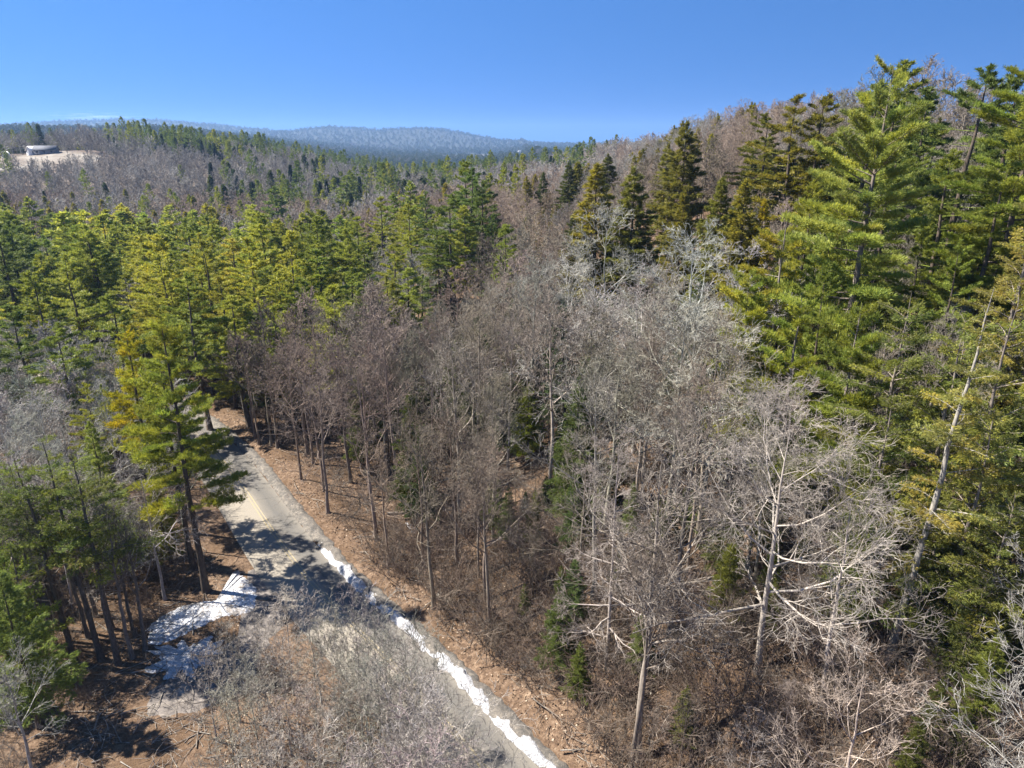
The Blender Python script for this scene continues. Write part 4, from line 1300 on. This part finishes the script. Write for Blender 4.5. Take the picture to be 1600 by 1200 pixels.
us = [(x, y, z - .05, rs.uniform(.6, 1.5), rs.randrange(3)) for (x, y), d, s, z in zip(us, ud, usd, uz)
      if d > 6.5 and not (s < 0 and x > -30 and y < 60) and not (s > 0 and d < 9 and y > 60 and rs.random() < .6)]
us += [(x, y, z - .05, rs.uniform(1.5, 2.8), rs.choice((0, 2))) for (x, y), d, s, z in zip(rawu, ud, usd, uz) if s > 0 and 6 < d < 16 and y < 62 and rs.random() < .8]
mass('undergrowth', 'low leafless undergrowth on the forest floor', us, sp_)

def stick_proto(seed):
    rg = random.Random(seed); out = []
    for _ in range(3):
        p = Vector((rg.gauss(0, .5), rg.gauss(0, .5), .05)); a = rg.uniform(0, 6.28); L = rg.uniform(.8, 2.6); r = rg.uniform(.02, .05)
        for k in range(4):
            a += rg.gauss(0, .15)
            q = p + Vector((math.cos(a), math.sin(a), rg.uniform(-.05, .09))) * L / 4
            out.append((*p, *q, r * (1 - k * .2), r * (.8 - k * .2)))
            if k and rg.random() < .8:
                b = a + rg.choice((-1, 1)) * rg.uniform(.5, 1)
                out.append((*q, *(q + Vector((math.cos(b), math.sin(b), rg.uniform(.1, .5))) * L * .25), r * .5, r * .2))
            p = q
    v, f = prisms(out, 4)
    return mesh_from('sticks', [(v, f, 0)], [M_BARK])
st_ = [proto('stick_proto', stick_proto(s), c) for s, c in ((5, (.20, .17, .14)), (6, (.33, .29, .24)), (7, (.13, .10, .08)), (8, (.26, .22, .18)))]
us = []
for _ in range(3600):
    y = rs.uniform(26, 110); us.append((rs.uniform(-.85 * y, .85 * y), y))
ua = np.array(us); ud, usd = road_dist(ua[:, 0], ua[:, 1]); uz = height(ua[:, 0], ua[:, 1])
mass('fallen_branches', 'dead branches littering the forest floor', [(x, y, z, rs.uniform(.5, 1.4), rs.randrange(4)) for (x, y), d, z in zip(us, ud, uz) if d > 5.4], st_)
# single leaves on the bank and round the nearer trunks
r2 = np.random.RandomState(12)
LN = 60000
ly = 26 + 80 * r2.rand(LN) ** 1.3; lx = (r2.rand(LN) * 1.3 - .55) * ly
ld, lsd = road_dist(lx, ly)
ok = (ld > 4.6) & ((lsd > 0) | (ld > 6))
lx, ly = lx[ok], ly[ok]; lz = height(lx, ly)
LP = np.stack([lx, ly, lz + .03], 1)
LD = r2.normal(0, 1, LP.shape); LD[:, 2] *= .35; LD /= np.linalg.norm(LD, axis=1)[:, None]
lv, lf = blades(r2, LP, LD, 1, .19, .13, .15)
m, n, l, p = mat('dead_leaves')
ge = n.new('ShaderNodeNewGeometry')
l.new(ramp(n, l, ge.outputs['Random Per Island'], [(0, (.075, .045, .028)), (.4, (.19, .12, .075)), (.75, (.31, .22, .145)), (1, (.42, .33, .24))]), p.inputs['Base Color'])
p.inputs['Roughness'].default_value = .8
o = obj('leaf_litter', mesh_from('leaf_litter', [(lv, lf, 0)], [m])); o['kind'] = 'stuff'; o['label'] = 'fallen brown leaves on the woodland floor'

# ------------------------------------------------------------------ fields and far buildings
m, n, l, p = mat('pale_winter_grass')
tc = n.new('ShaderNodeTexCoord')
f = noisen(n, l, tc.outputs['Object'], .05, 5, .6)
l.new(ramp(n, l, f, [(.38, (.13, .10, .075)), (.5, (.19, .155, .118)), (.64, (.28, .25, .205))]), p.inputs['Base Color'])
p.inputs['Roughness'].default_value = .95
def field(name, cx_, cy_, rx, ry):
    vs, fs = [], []
    for k in range(9):
        for i in range(28):
            a = i / 28 * 2 * math.pi; q = k / 8 + .001
            vs.append((cx_ + rx * q * math.cos(a), cy_ + ry * q * math.sin(a)))
    va = np.array(vs); z = height(va[:, 0], va[:, 1]) + .25
    for k in range(8):
        for i in range(28):
            fs.append([k * 28 + i, k * 28 + (i + 1) % 28, (k + 1) * 28 + (i + 1) % 28, (k + 1) * 28 + i])
    o = obj(name, mesh_from(name, [(np.column_stack([va, z]), np.array(fs), 0)], [m])); o['kind'] = 'structure'
field('field', FARM[0], FARM[1] - 6, 40, 26)
field('field', FIELD2[0], FIELD2[1], FIELD2[2] * .96, FIELD2[3] * .96)

def flat_mat(name, c, rough=.8):
    m, n, l, p = mat(name)
    tc = n.new('ShaderNodeTexCoord')
    f = noisen(n, l, tc.outputs['Object'], 1.3, 4, .6)
    l.new(mixn(n, l, 1.0, c, ramp(n, l, f, [(.3, .8), (.7, 1.15)]), 'MULTIPLY'), p.inputs['Base Color'])
    p.inputs['Roughness'].default_value = rough
    return m
M_WHITE = flat_mat('white_clapboard', (.78, .77, .74)); M_ROOF = flat_mat('grey_roof', (.085, .09, .105)); M_GLASS = flat_mat('dark_glass', (.03, .035, .04), .1)
M_GREY = flat_mat('grey_boards', (.15, .155, .17))

def house(name, label, cat, x, y, L, W, Hh, rise, rz, wall_m, roof_m):
    root = thing(name, (x, y, H1(x, y) - .3), label, cat, None, rz)
    a, b = L / 2, W / 2
    v = np.array([(-a, -b, 0), (a, -b, 0), (a, b, 0), (-a, b, 0), (-a, -b, Hh), (a, -b, Hh), (a, b, Hh), (-a, b, Hh), (-a, 0, Hh + rise), (a, 0, Hh + rise)], float)
    q = np.array([[0, 1, 5, 4], [2, 3, 7, 6], [1, 2, 6, 5], [3, 0, 4, 7]]); t = np.array([[5, 6, 9], [7, 4, 8]])
    obj('wall', mesh_from('wall', [(v, q, 0), (v, t, 0)], [wall_m]), root)
    o_ = .5; s = rise / b
    rv = np.array([(-a - o_, -b - o_, Hh - s * o_ + .05), (a + o_, -b - o_, Hh - s * o_ + .05), (a + o_, 0, Hh + rise + .05), (-a - o_, 0, Hh + rise + .05), (a + o_, b + o_, Hh - s * o_ + .05), (-a - o_, b + o_, Hh - s * o_ + .05)])
    rv2 = rv + (0, 0, .25)
    V_ = np.concatenate([rv, rv2])
    F_ = np.array([[6, 7, 8, 9], [9, 8, 10, 11], [1, 0, 3, 2], [2, 3, 5, 4], [0, 1, 7, 6], [4, 5, 11, 10], [1, 2, 8, 7], [2, 4, 10, 8], [3, 0, 6, 9], [5, 3, 9, 11]])
    obj('roof', mesh_from('roof', [(V_, F_, 0)], [roof_m]), root)
    for i in range(max(2, int(L / 4))):
        wx = -a + (i + .5) * L / max(2, int(L / 4))
        bx = np.array([(wx - .55, -b - .04, Hh * .35), (wx + .55, -b - .04, Hh * .35), (wx + .55, -b - .04, Hh * .8), (wx - .55, -b - .04, Hh * .8)])
        bx = np.concatenate([bx, bx + (0, .08, 0)])
        f6 = np.array([[0, 1, 2, 3], [5, 4, 7, 6], [0, 4, 5, 1], [3, 2, 6, 7], [0, 3, 7, 4], [1, 5, 6, 2]])
        obj('window', mesh_from('window', [(bx, f6, 0)], [M_GLASS]), root)
    return root
house('barn', 'long grey roofed barn on the pale field across the valley', 'barn', FARM[0] - 7, FARM[1] + 13, 13, 6, 2.8, 2.2, .15, M_GREY, M_ROOF)
house('farmhouse', 'white farmhouse gable at the left end of the grey barn', 'house', FARM[0] - 16, FARM[1] + 12, 4.5, 4, 3.4, 2.2, 1.4, M_WHITE, M_WHITE)
house('shed', 'small white shed at the far left end of the pale field', 'shed', FARM[0] - 28, FARM[1] + 4, 3.2, 3, 2.6, 1.6, 1.4, M_WHITE, M_WHITE)
house('farmhouse', 'tiny white farmhouse on the distant valley field below the blue hill', 'house', FIELD2[0] + 130, FIELD2[1] + 120, 20, 12, 7, 5, .3, M_WHITE, M_ROOF)
x, y = ground(490, 530)
house('cottage', 'pale roofed cottage glimpsed between the pines above the road', 'house', x, y, 9, 6, 3, 2.2, .5, M_GREY, M_WHITE)

# fallen logs
def log(px0, py0, px1, py1, r, c, label):
    a = ground(px0, py0); b = ground(px1, py1)
    c0 = ((a[0] + b[0]) / 2, (a[1] + b[1]) / 2)
    rg = random.Random(int(px0)); pts = []; rad = []
    for i in range(9):
        t = i / 8; xx = a[0] * (1 - t) + b[0] * t + rg.gauss(0, .06); yy_ = a[1] * (1 - t) + b[1] * t + rg.gauss(0, .06)
        pts.append((xx, yy_, H1(xx, yy_) + r * .8)); rad.append(r * (1 - .55 * t))
    v, f = tube(pts, rad, 8)
    st = []
    for _ in range(5):
        i = rg.randrange(2, 8); e = Vector(pts[i]) + Vector((rg.gauss(0, .7), rg.gauss(0, .7), rg.uniform(.3, 1.0)))
        st.append((*pts[i], *e, .04, .015))
    v2, f2 = prisms(st, 4)
    root = obj('fallen_log', mesh_from('fallen_log', [(v, f, 0), (v2, f2, 0)], [M_BARK]), None, c)
    root['label'] = label; root['category'] = 'log'
log(676, 707, 770, 668, .22, (.25, .22, .19), 'fallen trunk lying in the gully in the middle of the woods')
log(605, 806, 655, 797, .18, (.30, .26, .22), 'fallen log above the small snow patch on the bank')
log(684, 936, 702, 943, .20, (.55, .50, .42), 'short pale log on the orange litter near the lower snow bank')
log(392, 668, 410, 660, .16, (.18, .15, .13), 'dark log on the litter slope behind the roadside pine')

# ------------------------------------------------------------------ air
hz = bpy.data.meshes.new('haze')
xs0, xs1, ys0, ys1, zs0, zs1 = -8700, 8700, -1700, 9200, float(GZ.min()) - 1.5, float(max(GZ.max() + 45, 80))
hv = [(x, y, z) for x in (xs0, xs1) for y in (ys0, ys1) for z in (zs0, zs1)]
hz.from_pydata(hv, [], [(0, 1, 3, 2), (4, 6, 7, 5), (0, 4, 5, 1), (2, 3, 7, 6), (0, 2, 6, 4), (1, 5, 7, 3)])
m = bpy.data.materials.new('pale_air'); m.use_nodes = True
n, l = m.node_tree.nodes, m.node_tree.links
n.remove(n['Principled BSDF'])
pv = n.new('ShaderNodeVolumePrincipled')
pv.inputs['Color'].default_value = (.36, .60, 1.0, 1)
pv.inputs['Density'].default_value = .000105
pv.inputs['Anisotropy'].default_value = .2
l.new(pv.outputs[0], n['Material Output'].inputs['Volume'])
hz.materials.append(m)
ho = obj('haze', hz); ho['kind'] = 'stuff'

# a thin wisp of cloud low over the second ridge, far outside the box of air
m = bpy.data.materials.new('cloud_vapour'); m.use_nodes = True
n, l = m.node_tree.nodes, m.node_tree.links
n.remove(n['Principled BSDF'])
pv = n.new('ShaderNodeVolumePrincipled'); pv.inputs['Color'].default_value = (1, 1, 1, 1)
tc = n.new('ShaderNodeTexCoord'); mp = n.new('ShaderNodeMapping'); l.new(tc.outputs['Object'], mp.inputs[0])
mp.inputs['Scale'].default_value = (2.2, 2.0, 3.2)
f = noisen(n, l, mp.outputs[0], 1.3, 6, .62)
vl = n.new('ShaderNodeVectorMath'); vl.operation = 'LENGTH'; l.new(tc.outputs['Object'], vl.inputs[0])
edge_ = mathn(n, l, 'SUBTRACT', 1.0, vl.outputs['Value'])
dn = mathn(n, l, 'MULTIPLY', mathn(n, l, 'MAXIMUM', mathn(n, l, 'SUBTRACT', mathn(n, l, 'ADD', f, mathn(n, l, 'MULTIPLY', edge_, .28)), .62), 0.0), .006)
l.new(dn, pv.inputs['Density']); l.new(pv.outputs[0], n['Material Output'].inputs['Volume'])
import bmesh
bm = bmesh.new(); bmesh.ops.create_icosphere(bm, subdivisions=3, radius=1.0)
cme = bpy.data.meshes.new('cloud'); bm.to_mesh(cme); bm.free(); cme.materials.append(m)
co = obj('cloud', cme); co.location = (-6550, 11600, 395); co.scale = (950, 420, 110)
co['kind'] = 'stuff'; co['label'] = 'thin white wisp of cloud low over the far left ridge'
